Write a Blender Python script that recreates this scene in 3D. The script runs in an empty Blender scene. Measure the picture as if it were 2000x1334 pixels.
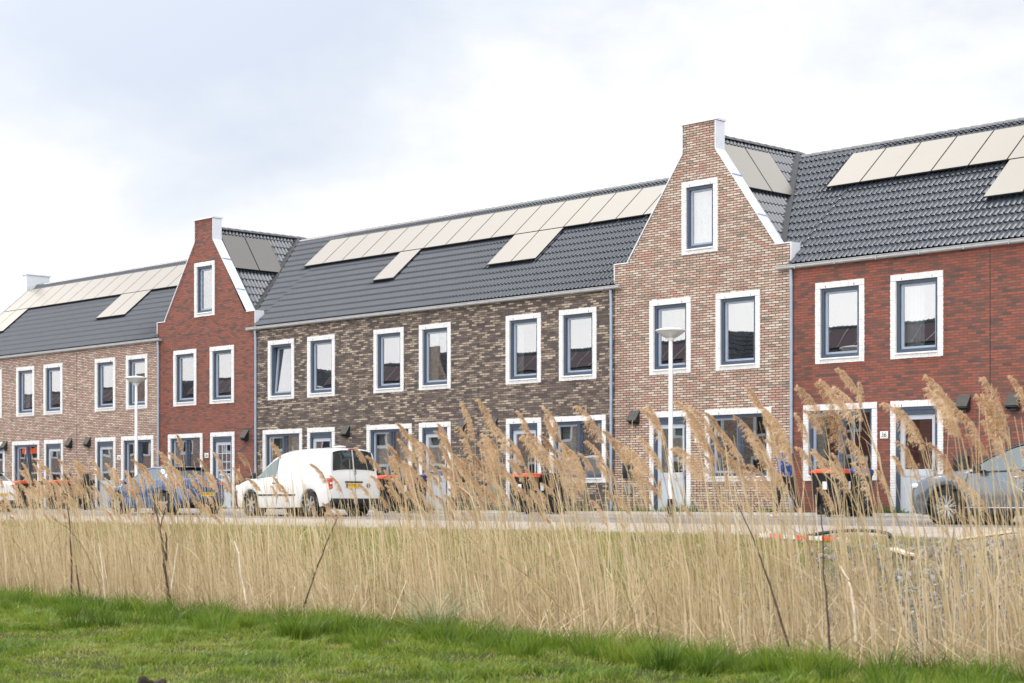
import bpy, bmesh, math, random
import numpy as np
from mathutils import Vector, Matrix, Euler
random.seed(7); RNG = np.random.default_rng(11)
R = math.radians
S = bpy.context.scene
COL = S.collection
# ------------------------------------------------------------------ camera numbers (metres, eye at z = 0, facade plane y = 0)
F_PX, V0, YAW, CAMY = 3544.67, 974.48, R(46.2038), -35.736
LEAF = Vector((-0.80, -0.13, 0.585)).normalized()      # towards the sun

# ------------------------------------------------------------------ node helpers
def new_mat(name):
    m = bpy.data.materials.new(name); m.use_nodes = True
    nt = m.node_tree; nt.nodes.clear()
    return m, nt
def nd(nt, typ, **kw):
    n = nt.nodes.new(typ)
    for k, v in kw.items():
        if k.startswith('i_'):
            key = k[2:]
            key = int(key) if key.isdigit() else key.replace('_', ' ')
            n.inputs[key].default_value = v
        else: setattr(n, k, v)
    return n
def lk(nt, a, b): nt.links.new(a, b)
def math_n(nt, op, a, b=None, c=None):
    n = nt.nodes.new('ShaderNodeMath'); n.operation = op
    for i, x in enumerate((a, b, c)):
        if x is None: continue
        if isinstance(x, (int, float)): n.inputs[i].default_value = x
        else: nt.links.new(x, n.inputs[i])
    return n.outputs[0]
def ramp(nt, fac, stops, interp='LINEAR'):
    n = nt.nodes.new('ShaderNodeValToRGB'); cr = n.color_ramp; cr.interpolation = interp
    while len(cr.elements) < len(stops): cr.elements.new(0.5)
    for e, (p, c) in zip(cr.elements, stops): e.position = p; e.color = (*c, 1)
    nt.links.new(fac, n.inputs[0]); return n.outputs[0]
def mixc(nt, fac, a, b, typ='MIX'):
    n = nt.nodes.new('ShaderNodeMix'); n.data_type = 'RGBA'; n.blend_type = typ
    for s, x in ((n.inputs[0], fac), (n.inputs[6], a), (n.inputs[7], b)):
        if isinstance(x, (int, float)): s.default_value = x
        elif isinstance(x, tuple): s.default_value = (*x, 1)
        else: nt.links.new(x, s)
    return n.outputs[2]
def finish(nt, bsdf):
    o = nt.nodes.new('ShaderNodeOutputMaterial'); nt.links.new(bsdf.outputs[0], o.inputs[0])
def wpos(nt): return nt.nodes.new('ShaderNodeNewGeometry').outputs['Position']
def noise(nt, vec, scale, detail=3, rough=.55):
    n = nt.nodes.new('ShaderNodeTexNoise'); n.inputs['Scale'].default_value = scale
    n.inputs['Detail'].default_value = detail; n.inputs['Roughness'].default_value = rough
    if vec is not None: nt.links.new(vec, n.inputs['Vector'])
    return n.outputs[0]
def vscale(nt, vec, sc):
    n = nt.nodes.new('ShaderNodeMapping'); n.inputs['Scale'].default_value = sc
    nt.links.new(vec, n.inputs['Vector']); return n.outputs[0]
def bump(nt, h, strength, dist):
    n = nt.nodes.new('ShaderNodeBump'); n.inputs['Strength'].default_value = strength
    n.inputs['Distance'].default_value = dist; nt.links.new(h, n.inputs['Height']); return n.outputs[0]

def plain(name, col, rough=.5, metal=0, spec=.5, var=.12, scale=6, coat=0):
    """paint/plastic/metal with faint uneven tone and small bumps"""
    m, nt = new_mat(name); p = wpos(nt)
    b = nt.nodes.new('ShaderNodeBsdfPrincipled')
    n1 = noise(nt, p, scale, 4, .6)
    lo = tuple(max(0, c * (1 - var)) for c in col); hi = tuple(min(1, c * (1 + var)) for c in col)
    lk(nt, ramp(nt, n1, [(.3, lo), (.7, hi)]), b.inputs['Base Color'])
    r = math_n(nt, 'MULTIPLY_ADD', noise(nt, p, scale * 3, 2), .15, rough - .07)
    lk(nt, r, b.inputs['Roughness'])
    b.inputs['Metallic'].default_value = metal; b.inputs['Specular IOR Level'].default_value = spec
    if coat: b.inputs['Coat Weight'].default_value = coat; b.inputs['Coat Roughness'].default_value = .06
    finish(nt, b); return m

def brick_mat(name, stops, mortar, patch=.35, pscale=1.0, seed=0.0, joint=.0085):
    m, nt = new_mat(name); p = wpos(nt)
    sx = nt.nodes.new('ShaderNodeSeparateXYZ'); lk(nt, p, sx.inputs[0])
    cx = nt.nodes.new('ShaderNodeCombineXYZ')
    lk(nt, math_n(nt, 'ADD', sx.outputs[0], sx.outputs[1]), cx.inputs[0]); lk(nt, sx.outputs[2], cx.inputs[1])
    wob = nt.nodes.new('ShaderNodeVectorMath'); wob.operation = 'MULTIPLY_ADD'
    nz = nt.nodes.new('ShaderNodeTexNoise'); nz.inputs['Scale'].default_value = 9; lk(nt, cx.outputs[0], nz.inputs['Vector'])
    lk(nt, nz.outputs[1], wob.inputs[0]); wob.inputs[1].default_value = (.008, .006, 0); lk(nt, cx.outputs[0], wob.inputs[2])
    bt = nt.nodes.new('ShaderNodeTexBrick'); lk(nt, wob.outputs[0], bt.inputs['Vector'])
    bt.offset = .5; bt.offset_frequency = 2; bt.squash = 1
    for k, v in (('Scale', 1), ('Mortar Size', joint), ('Mortar Smooth', .15), ('Bias', 0), ('Brick Width', .222), ('Row Height', .0628)):
        bt.inputs[k].default_value = v
    bt.inputs['Color1'].default_value = (0, 0, 0, 1); bt.inputs['Color2'].default_value = (1, 1, 1, 1); bt.inputs['Mortar'].default_value = (.5, .5, .5, 1)
    mp = nt.nodes.new('ShaderNodeMapping'); mp.inputs['Location'].default_value = (seed, seed * .7, 0); mp.inputs['Scale'].default_value = (1, 3.2, 1)
    lk(nt, cx.outputs[0], mp.inputs['Vector'])
    pn = noise(nt, mp.outputs[0], 1.5 * pscale, 4, .65)
    f = math_n(nt, 'ADD', math_n(nt, 'MULTIPLY', bt.outputs[0], 1 - patch), math_n(nt, 'MULTIPLY', math_n(nt, 'MULTIPLY_ADD', pn, 2.6, -.8), patch))
    c = ramp(nt, f, stops)
    fine = noise(nt, cx.outputs[0], 60, 3, .7)
    c = mixc(nt, .35, c, ramp(nt, fine, [(.3, (.45, .45, .45)), (.7, (1, 1, 1))]), 'MULTIPLY')
    big = noise(nt, cx.outputs[0], .5, 3)
    c = mixc(nt, .3, c, ramp(nt, big, [(.35, (.72, .72, .72)), (.65, (1, 1, 1))]), 'MULTIPLY')
    c = mixc(nt, bt.outputs[1], c, mortar)
    # splash stains in the lowest courses and faint runs under the eaves
    lo = math_n(nt, 'MULTIPLY_ADD', sx.outputs[2], -1.1, .10); stv = noise(nt, vscale(nt, cx.outputs[0], (1.6, .35, 1)), 1.6, 4, .65)
    st = nt.nodes.new('ShaderNodeClamp'); lk(nt, math_n(nt, 'MULTIPLY_ADD', stv, 2.2, math_n(nt, 'ADD', lo, -1.15)), st.inputs[0])
    c = mixc(nt, math_n(nt, 'MULTIPLY', st.outputs[0], .45), c, (.10, .09, .075))
    b = nt.nodes.new('ShaderNodeBsdfPrincipled'); lk(nt, c, b.inputs['Base Color'])
    b.inputs['Roughness'].default_value = .85; b.inputs['Specular IOR Level'].default_value = .25
    h = math_n(nt, 'SUBTRACT', math_n(nt, 'MULTIPLY', fine, .4), bt.outputs[1])
    lk(nt, bump(nt, h, .6, .008), b.inputs['Normal'])
    finish(nt, b); return m

M = {}
M['red'] = brick_mat('red_brick', [(0, (.085, .062, .058)), (.2, (.14, .076, .064)), (.36, (.22, .086, .064)), (.52, (.27, .090, .064)), (.68, (.34, .100, .066)), (.8, (.30, .104, .076)), (.9, (.19, .092, .076)), (1, (.13, .080, .074))], (.095, .072, .064), .38, 1.0, 3.1)
M['dark'] = brick_mat('dark_brown_brick', [(0, (.065, .054, .053)), (.3, (.105, .082, .075)), (.48, (.165, .128, .11)), (.62, (.25, .195, .155)), (.76, (.42, .345, .265)), (1, (.62, .53, .42))], (.07, .06, .056), .40, 1.2, 7.7)
M['pink'] = brick_mat('pale_pink_brick', [(0, (.20, .185, .155)), (.16, (.36, .29, .23)), (.32, (.50, .37, .28)), (.44, (.50, .27, .215)), (.56, (.54, .375, .30)), (.68, (.58, .45, .36)), (.84, (.64, .54, .45)), (1, (.70, .63, .56))], (.075, .06, .055), .25, .9, 1.3, .0105)
M['tan'] = brick_mat('tan_mixed_brick', [(0, (.22, .17, .15)), (.2, (.38, .285, .23)), (.4, (.50, .37, .295)), (.55, (.49, .30, .25)), (.7, (.60, .475, .385)), (1, (.70, .60, .53))], (.085, .066, .06), .3, 1.0, 5.2, .0105)

def white_brick():
    m, nt = new_mat('white_painted_brick'); p = wpos(nt)
    b = nt.nodes.new('ShaderNodeBsdfPrincipled')
    lk(nt, ramp(nt, noise(nt, p, 7, 5, .7), [(.2, (.50, .50, .50)), (.42, (.66, .66, .66)), (.65, (.74, .74, .745))]), b.inputs['Base Color'])
    b.inputs['Roughness'].default_value = .55
    lk(nt, bump(nt, noise(nt, p, 40, 2), .3, .004), b.inputs['Normal']); finish(nt, b); return m
M['white'] = white_brick()
M['frame'] = plain('slate_blue_frame', (.046, .066, .102), .4, var=.1)
M['casement'] = plain('blue_grey_casement', (.33, .39, .48), .3, var=.06)
M['door'] = plain('pale_grey_blue_door', (.48, .53, .60), .35, var=.05)
M['sill'] = plain('white_sill', (.78, .78, .79), .45, var=.05)
M['zinc'] = plain('zinc', (.36, .365, .375), .55, .1, var=.12)
M['pipe'] = plain('grey_blue_downpipe', (.30, .36, .45), .4, .2, var=.1)
M['coping'] = plain('pale_aluminium_coping', (.66, .68, .73), .55, 0, var=.05)
M['black'] = plain('black_plastic', (.014, .015, .017), .42, var=.3)
M['blackm'] = plain('dark_anthracite_metal', (.022, .024, .027), .38, .2, var=.2)
M['steel'] = plain('brushed_steel', (.55, .56, .58), .3, .9, var=.05)
M['curtain'] = plain('pale_curtain', (.55, .53, .50), .9, var=.15, scale=14)
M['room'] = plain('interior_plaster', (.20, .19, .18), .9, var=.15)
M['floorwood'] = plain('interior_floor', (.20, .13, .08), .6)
M['orange'] = plain('orange_shade', (.90, .15, .03), .5)
_b = [n for n in M['orange'].node_tree.nodes if n.type == 'BSDF_PRINCIPLED'][0]; _b.inputs['Emission Color'].default_value = (1, .14, .03, 1); _b.inputs['Emission Strength'].default_value = 1.6     # lit pendant lamps
M['terracotta'] = plain('brown_interior', (.16, .07, .045), .7)

def glass_mat():
    m, nt = new_mat('coated_window_glass')
    tr = nd(nt, 'ShaderNodeBsdfTransparent', i_Color=(.84, .90, .90, 1))
    gl = nd(nt, 'ShaderNodeBsdfGlossy', i_Color=(.93, .91, .94, 1), i_Roughness=.006)
    p = wpos(nt); lk(nt, bump(nt, noise(nt, p, 1.1, 1), .06, .02), gl.inputs['Normal'])
    fr = nd(nt, 'ShaderNodeLayerWeight', i_Blend=.5)
    fac = math_n(nt, 'MULTIPLY_ADD', math_n(nt, 'POWER', fr.outputs['Facing'], 3), .5, .37)
    mx = nd(nt, 'ShaderNodeMixShader'); lk(nt, fac, mx.inputs[0]); lk(nt, tr.outputs[0], mx.inputs[1]); lk(nt, gl.outputs[0], mx.inputs[2])
    finish(nt, mx); return m
M['glass'] = glass_mat()

def car_glass():
    m, nt = new_mat('car_window_glass')
    tr = nd(nt, 'ShaderNodeBsdfTransparent', i_Color=(.30, .36, .36, 1))
    gl = nd(nt, 'ShaderNodeBsdfGlossy', i_Color=(.85, .95, .95, 1), i_Roughness=.01)
    fr = nd(nt, 'ShaderNodeLayerWeight', i_Blend=.5)
    fac = math_n(nt, 'MULTIPLY_ADD', math_n(nt, 'POWER', fr.outputs['Facing'], 3), .6, .24)
    mx = nd(nt, 'ShaderNodeMixShader'); lk(nt, fac, mx.inputs[0]); lk(nt, tr.outputs[0], mx.inputs[1]); lk(nt, gl.outputs[0], mx.inputs[2])
    finish(nt, mx); return m
M['carglass'] = car_glass()

def tile_mat():
    m, nt = new_mat('slate_blue_roof_tile'); p = wpos(nt)
    b = nt.nodes.new('ShaderNodeBsdfPrincipled')
    n1 = noise(nt, vscale(nt, p, (5, 3, 3)), 1.0, 2); n2 = noise(nt, p, 14, 3)
    c = ramp(nt, n1, [(.3, (.017, .023, .033)), (.7, (.032, .041, .056))])
    c = mixc(nt, .3, c, ramp(nt, n2, [(.3, (.5, .5, .5)), (.7, (1, 1, 1))]), 'MULTIPLY')
    lk(nt, c, b.inputs['Base Color']); b.inputs['Specular IOR Level'].default_value = 1.0; b.inputs['IOR'].default_value = 1.6; b.inputs['Coat Weight'].default_value = .8; b.inputs['Coat Roughness'].default_value = .16; b.inputs['Coat IOR'].default_value = 1.7
    lk(nt, math_n(nt, 'MULTIPLY_ADD', n2, .22, .20), b.inputs['Roughness'])
    finish(nt, b); return m
M['tile'] = tile_mat()
M['ridge'] = plain('ridge_tile', (.13, .135, .14), .5, var=.2)

def panel_mat(name, col, gloss):
    m, nt = new_mat(name); p = wpos(nt)
    b = nt.nodes.new('ShaderNodeBsdfPrincipled')
    n1 = noise(nt, p, .8, 3)
    lk(nt, ramp(nt, n1, [(.3, tuple(c * .8 for c in col)), (.7, col)]), b.inputs['Base Color'])
    b.inputs['Roughness'].default_value = .24; b.inputs['Specular Tint'].default_value = (1, .93, .82, 1); b.inputs['Specular IOR Level'].default_value = 1.0; b.inputs['IOR'].default_value = gloss
    lk(nt, bump(nt, noise(nt, p, 900, 1), .10, .001), b.inputs['Normal'])
    finish(nt, b); return m
M['panel'] = panel_mat('textured_solar_glass', (.060, .055, .052), 2.1)
M['oldpanel'] = plain('dark_brown_panel', (.11, .085, .09), .9, spec=.05)
M['oldtile'] = plain('old_dark_tile', (.080, .085, .092), .95, spec=.05, var=.4, scale=5)
M['paneledge'] = plain('pale_panel_edge', (.42, .36, .36), .8)
M['panelframe'] = plain('black_panel_frame', (.012, .012, .013), .5)

def ground_mats():
    def paver(name, stops, w, h, mortar, rot=0):
        m, nt = new_mat(name); p = wpos(nt)
        bt = nt.nodes.new('ShaderNodeTexBrick'); lk(nt, p, bt.inputs['Vector'])
        for k, v in (('Scale', 1), ('Mortar Size', .006), ('Mortar Smooth', .2), ('Bias', 0), ('Brick Width', w), ('Row Height', h)): bt.inputs[k].default_value = v
        bt.inputs['Color1'].default_value = (0, 0, 0, 1); bt.inputs['Color2'].default_value = (1, 1, 1, 1)
        f = math_n(nt, 'ADD', math_n(nt, 'MULTIPLY', bt.outputs[0], .6), math_n(nt, 'MULTIPLY', noise(nt, p, .9, 5, .7), .4))
        c = mixc(nt, bt.outputs[1], ramp(nt, f, stops), mortar)
        c = mixc(nt, .5, c, ramp(nt, noise(nt, vscale(nt, p, (.3, 1.5, 1)), 1.2, 5, .7), [(.35, (.6, .58, .55)), (.65, (1, 1, 1))]), 'MULTIPLY')
        b = nt.nodes.new('ShaderNodeBsdfPrincipled'); lk(nt, c, b.inputs['Base Color']); b.inputs['Roughness'].default_value = .85
        finish(nt, b); return m
    M['pavement'] = paver('concrete_pavers', [(.2, (.23, .215, .20)), (.8, (.34, .32, .30))], .3, .3, (.12, .11, .10))
    M['parking'] = paver('dark_grey_pavers', [(.2, (.16, .15, .145)), (.8, (.25, .235, .225))], .21, .105, (.09, .085, .08))
    M['road'] = paver('pale_brick_road', [(.2, (.34, .29, .255)), (.8, (.48, .42, .37))], .21, .105, (.2, .18, .16))
    M['kerb'] = plain('concrete_kerb', (.46, .45, .43), .85, var=.2, scale=3)
    # verge: yellow green grass and moss on soil, gravelly at the right end
    m, nt = new_mat('verge_soil'); p = wpos(nt)
    sx = nt.nodes.new('ShaderNodeSeparateXYZ'); lk(nt, p, sx.inputs[0])
    g = ramp(nt, noise(nt, p, 2.2, 6, .7), [(.3, (.10, .085, .045)), (.5, (.20, .20, .065)), (.7, (.30, .27, .12))])
    s = ramp(nt, noise(nt, p, 11, 6, .75), [(.3, (.085, .072, .06)), (.5, (.20, .18, .155)), (.72, (.38, .355, .325))])
    edge = math_n(nt, 'MULTIPLY_ADD', sx.outputs[0], .3, 4.7)
    f = math_n(nt, 'ADD', edge, math_n(nt, 'MULTIPLY_ADD', noise(nt, p, .7, 3), 2.0, -1.0))
    cl = nt.nodes.new('ShaderNodeClamp'); lk(nt, f, cl.inputs[0])
    c = mixc(nt, cl.outputs[0], g, s)
    b = nt.nodes.new('ShaderNodeBsdfPrincipled'); lk(nt, c, b.inputs['Base Color']); b.inputs['Roughness'].default_value = .95; b.inputs['Specular IOR Level'].default_value = .1
    lk(nt, bump(nt, noise(nt, p, 9, 6, .75), 1, .12), b.inputs['Normal']); finish(nt, b); M['verge'] = m
    m, nt = new_mat('lawn_soil'); p = wpos(nt)
    c = ramp(nt, noise(nt, p, 3, 6, .7), [(.3, (.028, .030, .012)), (.6, (.055, .065, .018)), (.8, (.085, .070, .03))])
    b = nt.nodes.new('ShaderNodeBsdfPrincipled'); lk(nt, c, b.inputs['Base Color']); b.inputs['Roughness'].default_value = 1; b.inputs['Specular IOR Level'].default_value = .1
    finish(nt, b); M['lawn'] = m
    m, nt = new_mat('ditch_water'); p = wpos(nt)
    b = nt.nodes.new('ShaderNodeBsdfPrincipled'); b.inputs['Base Color'].default_value = (.03, .03, .022, 1); b.inputs['Roughness'].default_value = .08
    lk(nt, bump(nt, noise(nt, p, 3, 3), .1, .02), b.inputs['Normal']); finish(nt, b); M['water'] = m
    m, nt = new_mat('gravel_stone'); p = wpos(nt)
    b = nt.nodes.new('ShaderNodeBsdfPrincipled'); lk(nt, ramp(nt, noise(nt, p, 6, 5, .8), [(.3, (.10, .088, .075)), (.5, (.24, .22, .20)), (.7, (.45, .43, .40))]), b.inputs['Base Color'])
    b.inputs['Roughness'].default_value = .95; finish(nt, b); M['gravel'] = m
ground_mats()

def leaf_mat(name, stops, nscale, trans=.35, attr=True, rough=.6, extra=None):
    """thin vegetation: tone varies per blade (attribute 'tone') and by patches on the ground"""
    m, nt = new_mat(name); p = wpos(nt)
    at = nt.nodes.new('ShaderNodeAttribute'); at.attribute_name = 'tone'
    oi = nt.nodes.new('ShaderNodeObjectInfo')
    f = math_n(nt, 'ADD', math_n(nt, 'MULTIPLY', at.outputs['Fac'], .55), math_n(nt, 'MULTIPLY', math_n(nt, 'MULTIPLY_ADD', noise(nt, p, nscale, 4, .6), 2.0, -.5), .45))
    f = math_n(nt, 'MULTIPLY_ADD', oi.outputs['Random'], .16, math_n(nt, 'ADD', f, -.08))
    c = ramp(nt, f, stops)
    d = nd(nt, 'ShaderNodeBsdfPrincipled', i_Roughness=rough); d.inputs['Specular IOR Level'].default_value = .3
    lk(nt, c, d.inputs['Base Color'])
    t = nt.nodes.new('ShaderNodeBsdfTranslucent'); lk(nt, c, t.inputs['Color'])
    mx = nd(nt, 'ShaderNodeMixShader'); mx.inputs[0].default_value = trans
    lk(nt, d.outputs[0], mx.inputs[1]); lk(nt, t.outputs[0], mx.inputs[2]); finish(nt, mx); return m
M['reed'] = leaf_mat('dry_reed_stem', [(.02, (.15, .10, .055)), (.25, (.36, .26, .145)), (.48, (.58, .45, .27)), (.72, (.70, .57, .37)), (.95, (.82, .71, .52))], 1.1, .25)
M['plume'] = leaf_mat('feathery_reed_plume', [(.05, (.34, .215, .12)), (.3, (.58, .405, .245)), (.6, (.74, .56, .375)), (.95, (.85, .72, .55))], 2.5, .5)
M['grass'] = leaf_mat('green_grass', [(.06, (.026, .054, .009)), (.28, (.075, .138, .014)), (.50, (.160, .245, .024)), (.68, (.255, .31, .042)), (.82, (.34, .30, .085)), (1, (.52, .45, .24))], 1.1, .35, rough=.45)
M['vergegrass'] = leaf_mat('yellow_green_grass', [(.1, (.16, .145, .05)), (.4, (.28, .28, .07)), (.7, (.40, .36, .14)), (1, (.50, .43, .22))], .9, .35)
M['weed'] = leaf_mat('weed_leaf', [(.1, (.03, .07, .012)), (.5, (.07, .15, .02)), (.9, (.14, .22, .04))], 2, .35)
M['sedge'] = leaf_mat('grey_green_sedge', [(.1, (.16, .21, .10)), (.5, (.34, .40, .23)), (.9, (.62, .60, .44))], 2, .3)
M['bark'] = plain('dead_brown_stalk', (.075, .048, .035), .9, var=.4, scale=20)
M['palestalk'] = plain('bleached_stalk', (.62, .52, .40), .8, var=.25, scale=10)
M['soil'] = plain('dark_soil', (.035, .025, .018), 1, var=.5, scale=14)

# ------------------------------------------------------------------ mesh builder
ORG = {}
class MB:
    def __init__(s): s.v = []; s.f = []; s.m = []; s.sm = []
    def add(s, vs, fs, mi=0, smooth=False):
        o = len(s.v); s.v += [tuple(v) for v in vs]
        for f in fs: s.f.append(tuple(i + o for i in f)); s.m.append(mi); s.sm.append(smooth)
        return s
    def quad(s, a, b, c, d, mi=0): return s.add([a, b, c, d], [(0, 1, 2, 3)], mi)
    def box(s, x0, x1, y0, y1, z0, z1, mi=0, bev=0):
        if bev <= 0:
            v = [(x, y, z) for x in (x0, x1) for y in (y0, y1) for z in (z0, z1)]
            return s.add(v, [(0, 1, 3, 2), (4, 6, 7, 5), (0, 4, 5, 1), (2, 3, 7, 6), (0, 2, 6, 4), (1, 5, 7, 3)], mi)
        bm = bmesh.new(); bmesh.ops.create_cube(bm, size=1)
        bmesh.ops.transform(bm, matrix=Matrix.Translation(((x0 + x1) / 2, (y0 + y1) / 2, (z0 + z1) / 2)) @ Matrix.Diagonal((x1 - x0, y1 - y0, z1 - z0, 1)), verts=bm.verts)
        bmesh.ops.bevel(bm, geom=bm.edges[:], offset=bev, segments=2, affect='EDGES', profile=.5)
        s.bm(bm, mi, True); return s
    def bm(s, bm, mi=0, smooth=False):
        bm.verts.index_update()
        s.add([v.co[:] for v in bm.verts], [tuple(v.index for v in f.verts) for f in bm.faces], mi, smooth); bm.free(); return s
    def tube(s, pts, rad, n=8, mi=0, caps=True, smooth=True):
        pts = [Vector(p) for p in pts]; k = len(pts); rad = [rad] * k if isinstance(rad, (int, float)) else rad
        vs = []; up = None
        for i, p in enumerate(pts):
            t = (pts[min(i + 1, k - 1)] - pts[max(i - 1, 0)]).normalized()
            if up is None: up = Vector((0, 0, 1)) if abs(t.z) < .9 else Vector((1, 0, 0))
            a = t.cross(up).normalized(); up = a.cross(t).normalized()
            for j in range(n):
                w = 2 * math.pi * j / n; vs.append(p + (a * math.cos(w) + up * math.sin(w)) * rad[i])
        fs = [(i * n + j, i * n + (j + 1) % n, (i + 1) * n + (j + 1) % n, (i + 1) * n + j) for i in range(k - 1) for j in range(n)]
        if caps: fs += [tuple(range(n))[::-1], tuple((k - 1) * n + j for j in range(n))]
        return s.add(vs, fs, mi, smooth)
    def lathe(s, prof, cx, cy, cz, n=20, mi=0, axis='z', smooth=True):
        vs = []
        for r, h in prof:
            for j in range(n):
                w = 2 * math.pi * j / n; a, b = r * math.cos(w), r * math.sin(w)
                vs.append((cx + a, cy + b, cz + h) if axis == 'z' else (cx + a, cy + h, cz + b) if axis == 'y' else (cx + h, cy + a, cz + b))
        k = len(prof)
        fs = [(i * n + j, i * n + (j + 1) % n, (i + 1) * n + (j + 1) % n, (i + 1) * n + j) for i in range(k - 1) for j in range(n)]
        return s.add(vs, fs, mi, smooth)
    def prism(s, poly, y0, y1, mi=0):
        """poly of (x, z), extruded from y0 to y1"""
        n = len(poly); v = [(x, y0, z) for x, z in poly] + [(x, y1, z) for x, z in poly]
        return s.add(v, [tuple(range(n)), tuple(range(2 * n - 1, n - 1, -1))] + [(i, (i + 1) % n, n + (i + 1) % n, n + i)[::-1] for i in range(n)], mi)
    def bar(s, a, b, w, h, up=(0, 0, 1), mi=0):
        """rectangular bar from a to b, w sideways and h along up"""
        a, b = Vector(a), Vector(b); t = (b - a).normalized(); u = Vector(up); sd = t.cross(u).normalized(); u = sd.cross(t).normalized()
        v = [p + sd * (sx * w / 2) + u * (sz * h / 2) for p in (a, b) for sx in (-1, 1) for sz in (-1, 1)]
        return s.add(v, [(0, 1, 3, 2), (4, 6, 7, 5), (0, 4, 5, 1), (2, 3, 7, 6), (0, 2, 6, 4), (1, 5, 7, 3)], mi)
    def build(s, name, mats, parent=None, label=None, org=None):
        if not isinstance(mats, (list, tuple)): mats = [mats]
        o0 = Vector(ORG.get(parent.name, (0, 0, 0))) if parent else Vector(org or (0, 0, 0))
        me = bpy.data.meshes.new(name)
        me.from_pydata([tuple(Vector(v) - o0) for v in s.v], [], s.f)
        for m in mats: me.materials.append(m)
        me.polygons.foreach_set('material_index', s.m); me.polygons.foreach_set('use_smooth', s.sm)
        me.update()
        bm = bmesh.new(); bm.from_mesh(me); bmesh.ops.recalc_face_normals(bm, faces=bm.faces[:]); bm.to_mesh(me); bm.free()
        if any(s.sm): me.set_sharp_from_angle(angle=R(38))
        o = bpy.data.objects.new(name, me); COL.objects.link(o)
        if parent: o.parent = parent
        else: o.location = o0
        ORG[o.name] = o0
        if label: o['label'] = label
        return o
def np_mesh(name, V, F, mat, tone=None, parent=None, loc=(0, 0, 0), smooth=False):
    me = bpy.data.meshes.new(name); V = np.asarray(V, np.float32); F = np.asarray(F, np.int32)
    me.vertices.add(len(V)); me.vertices.foreach_set('co', V.ravel())
    k = F.shape[1]; me.loops.add(F.size); me.loops.foreach_set('vertex_index', F.ravel())
    me.polygons.add(len(F)); me.polygons.foreach_set('loop_start', np.arange(0, F.size, k, dtype=np.int32))
    me.polygons.foreach_set('use_smooth', np.full(len(F), smooth))
    me.materials.append(mat); me.update(calc_edges=True)
    if tone is not None:
        a = me.attributes.new('tone', 'FLOAT', 'POINT'); a.data.foreach_set('value', np.asarray(tone, np.float32))
    o = bpy.data.objects.new(name, me); COL.objects.link(o); o.location = loc
    if parent: o.parent = parent
    return o
def tag(o, label=None, cat=None, group=None, kind=None):
    if label: o['label'] = label
    if cat: o['category'] = cat
    if group: o['group'] = group
    if kind: o['kind'] = kind
    return o
def empty(name, loc, label, cat, group=None, rz=0):
    o = bpy.data.objects.new(name, None); COL.objects.link(o); o.location = loc; o.rotation_euler = (0, 0, rz)
    o.empty_display_size = .3; ORG[o.name] = Vector(loc); return tag(o, label, cat, group)
def copy_tree(o, parent=None):
    c = o.copy(); COL.objects.link(c)
    if parent: c.parent = parent
    for ch in list(o.children): copy_tree(ch, c)
    return c
def text_obj(name, body, size, mat, loc, rot, parent, depth=.002, align='CENTER'):
    cu = bpy.data.curves.new(name, 'FONT'); cu.body = body; cu.size = size; cu.extrude = depth; cu.align_x = align; cu.align_y = 'CENTER'
    t = bpy.data.objects.new(name, cu); COL.objects.link(t)
    dg = bpy.context.evaluated_depsgraph_get(); me = bpy.data.meshes.new_from_object(t.evaluated_get(dg))
    COL.objects.unlink(t); bpy.data.objects.remove(t)
    me.materials.clear(); me.materials.append(mat)
    o = bpy.data.objects.new(name, me); COL.objects.link(o); o.parent = parent
    o.location = Vector(loc) - Vector(ORG[parent.name]); o.rotation_euler = rot; ORG[o.name] = Vector(loc); return o

# ------------------------------------------------------------------ levels (z relative to the eye)
Z_G = -0.38                 # ground at the house wall
Z_EAVE, PITCH = 5.75, math.atan(.8695)
CP, SP = math.cos(PITCH), math.sin(PITCH)
Y_RIDGE = 3.96; Z_RIDGE = 9.24
Z_TOP = 5.70
def ground_z(y):
    ys = [-60, -40, -25.5, -23.9, -22.2, -19.6, -18.6, -15, -13.2, -12.5, -4.2, 0, 60]
    zs = [-1.25, -1.25, -1.29, -1.33, -1.85, -1.95, -1.75, -.92, -.62, -.575, -.44, Z_G, Z_G]
    return float(np.interp(y, ys, zs))

# ------------------------------------------------------------------ roof tiles
def tile_field(mb, x0, x1, s0, s1, point, pitch=.15, gauge=.345):
    """wavy interlocking tiles; point(x, s, h) maps along-eave, up-slope and height above the slope to the world"""
    nt_ = max(1, round((x1 - x0) / pitch)); px = (x1 - x0) / nt_; seg = 6
    prof = [(0, .0), (.42, -.001), (.54, .016), (.66, .038), (.76, .043), (.86, .010)]
    xs = [x0 + px * (i + p) for i in range(nt_) for p, _ in prof] + [x1]
    hs = [h for i in range(nt_) for _, h in prof] + [0]
    nr = max(1, math.ceil((s1 - s0) / gauge - .02)); n = len(xs)
    vs = []; fs = []
    for r in range(nr):
        a = s0 + r * gauge; b = min(s1, a + gauge)
        for x, h in zip(xs, hs): vs.append(point(x, a + .035, h + .004))
        for x, h in zip(xs, hs): vs.append(point(x, a - .014, h + .034))
        for x, h in zip(xs, hs): vs.append(point(x, b, h + .004))
        o = r * 3 * n
        for k in (0, 1):
            fs += [(o + k * n + i, o + k * n + i + 1, o + (k + 1) * n + i + 1, o + (k + 1) * n + i) for i in range(n - 1)]
    mb.add(vs, fs, 0, False)
def main_pt(x, s, h): return (x, -.1 + s * CP - h * SP, Z_EAVE + s * SP + h * CP)
S_RIDGE = (Y_RIDGE + .1) / CP
GP = math.atan(1.375); GC, GS = math.cos(GP), math.sin(GP)
Z_CR = 9.40

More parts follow.
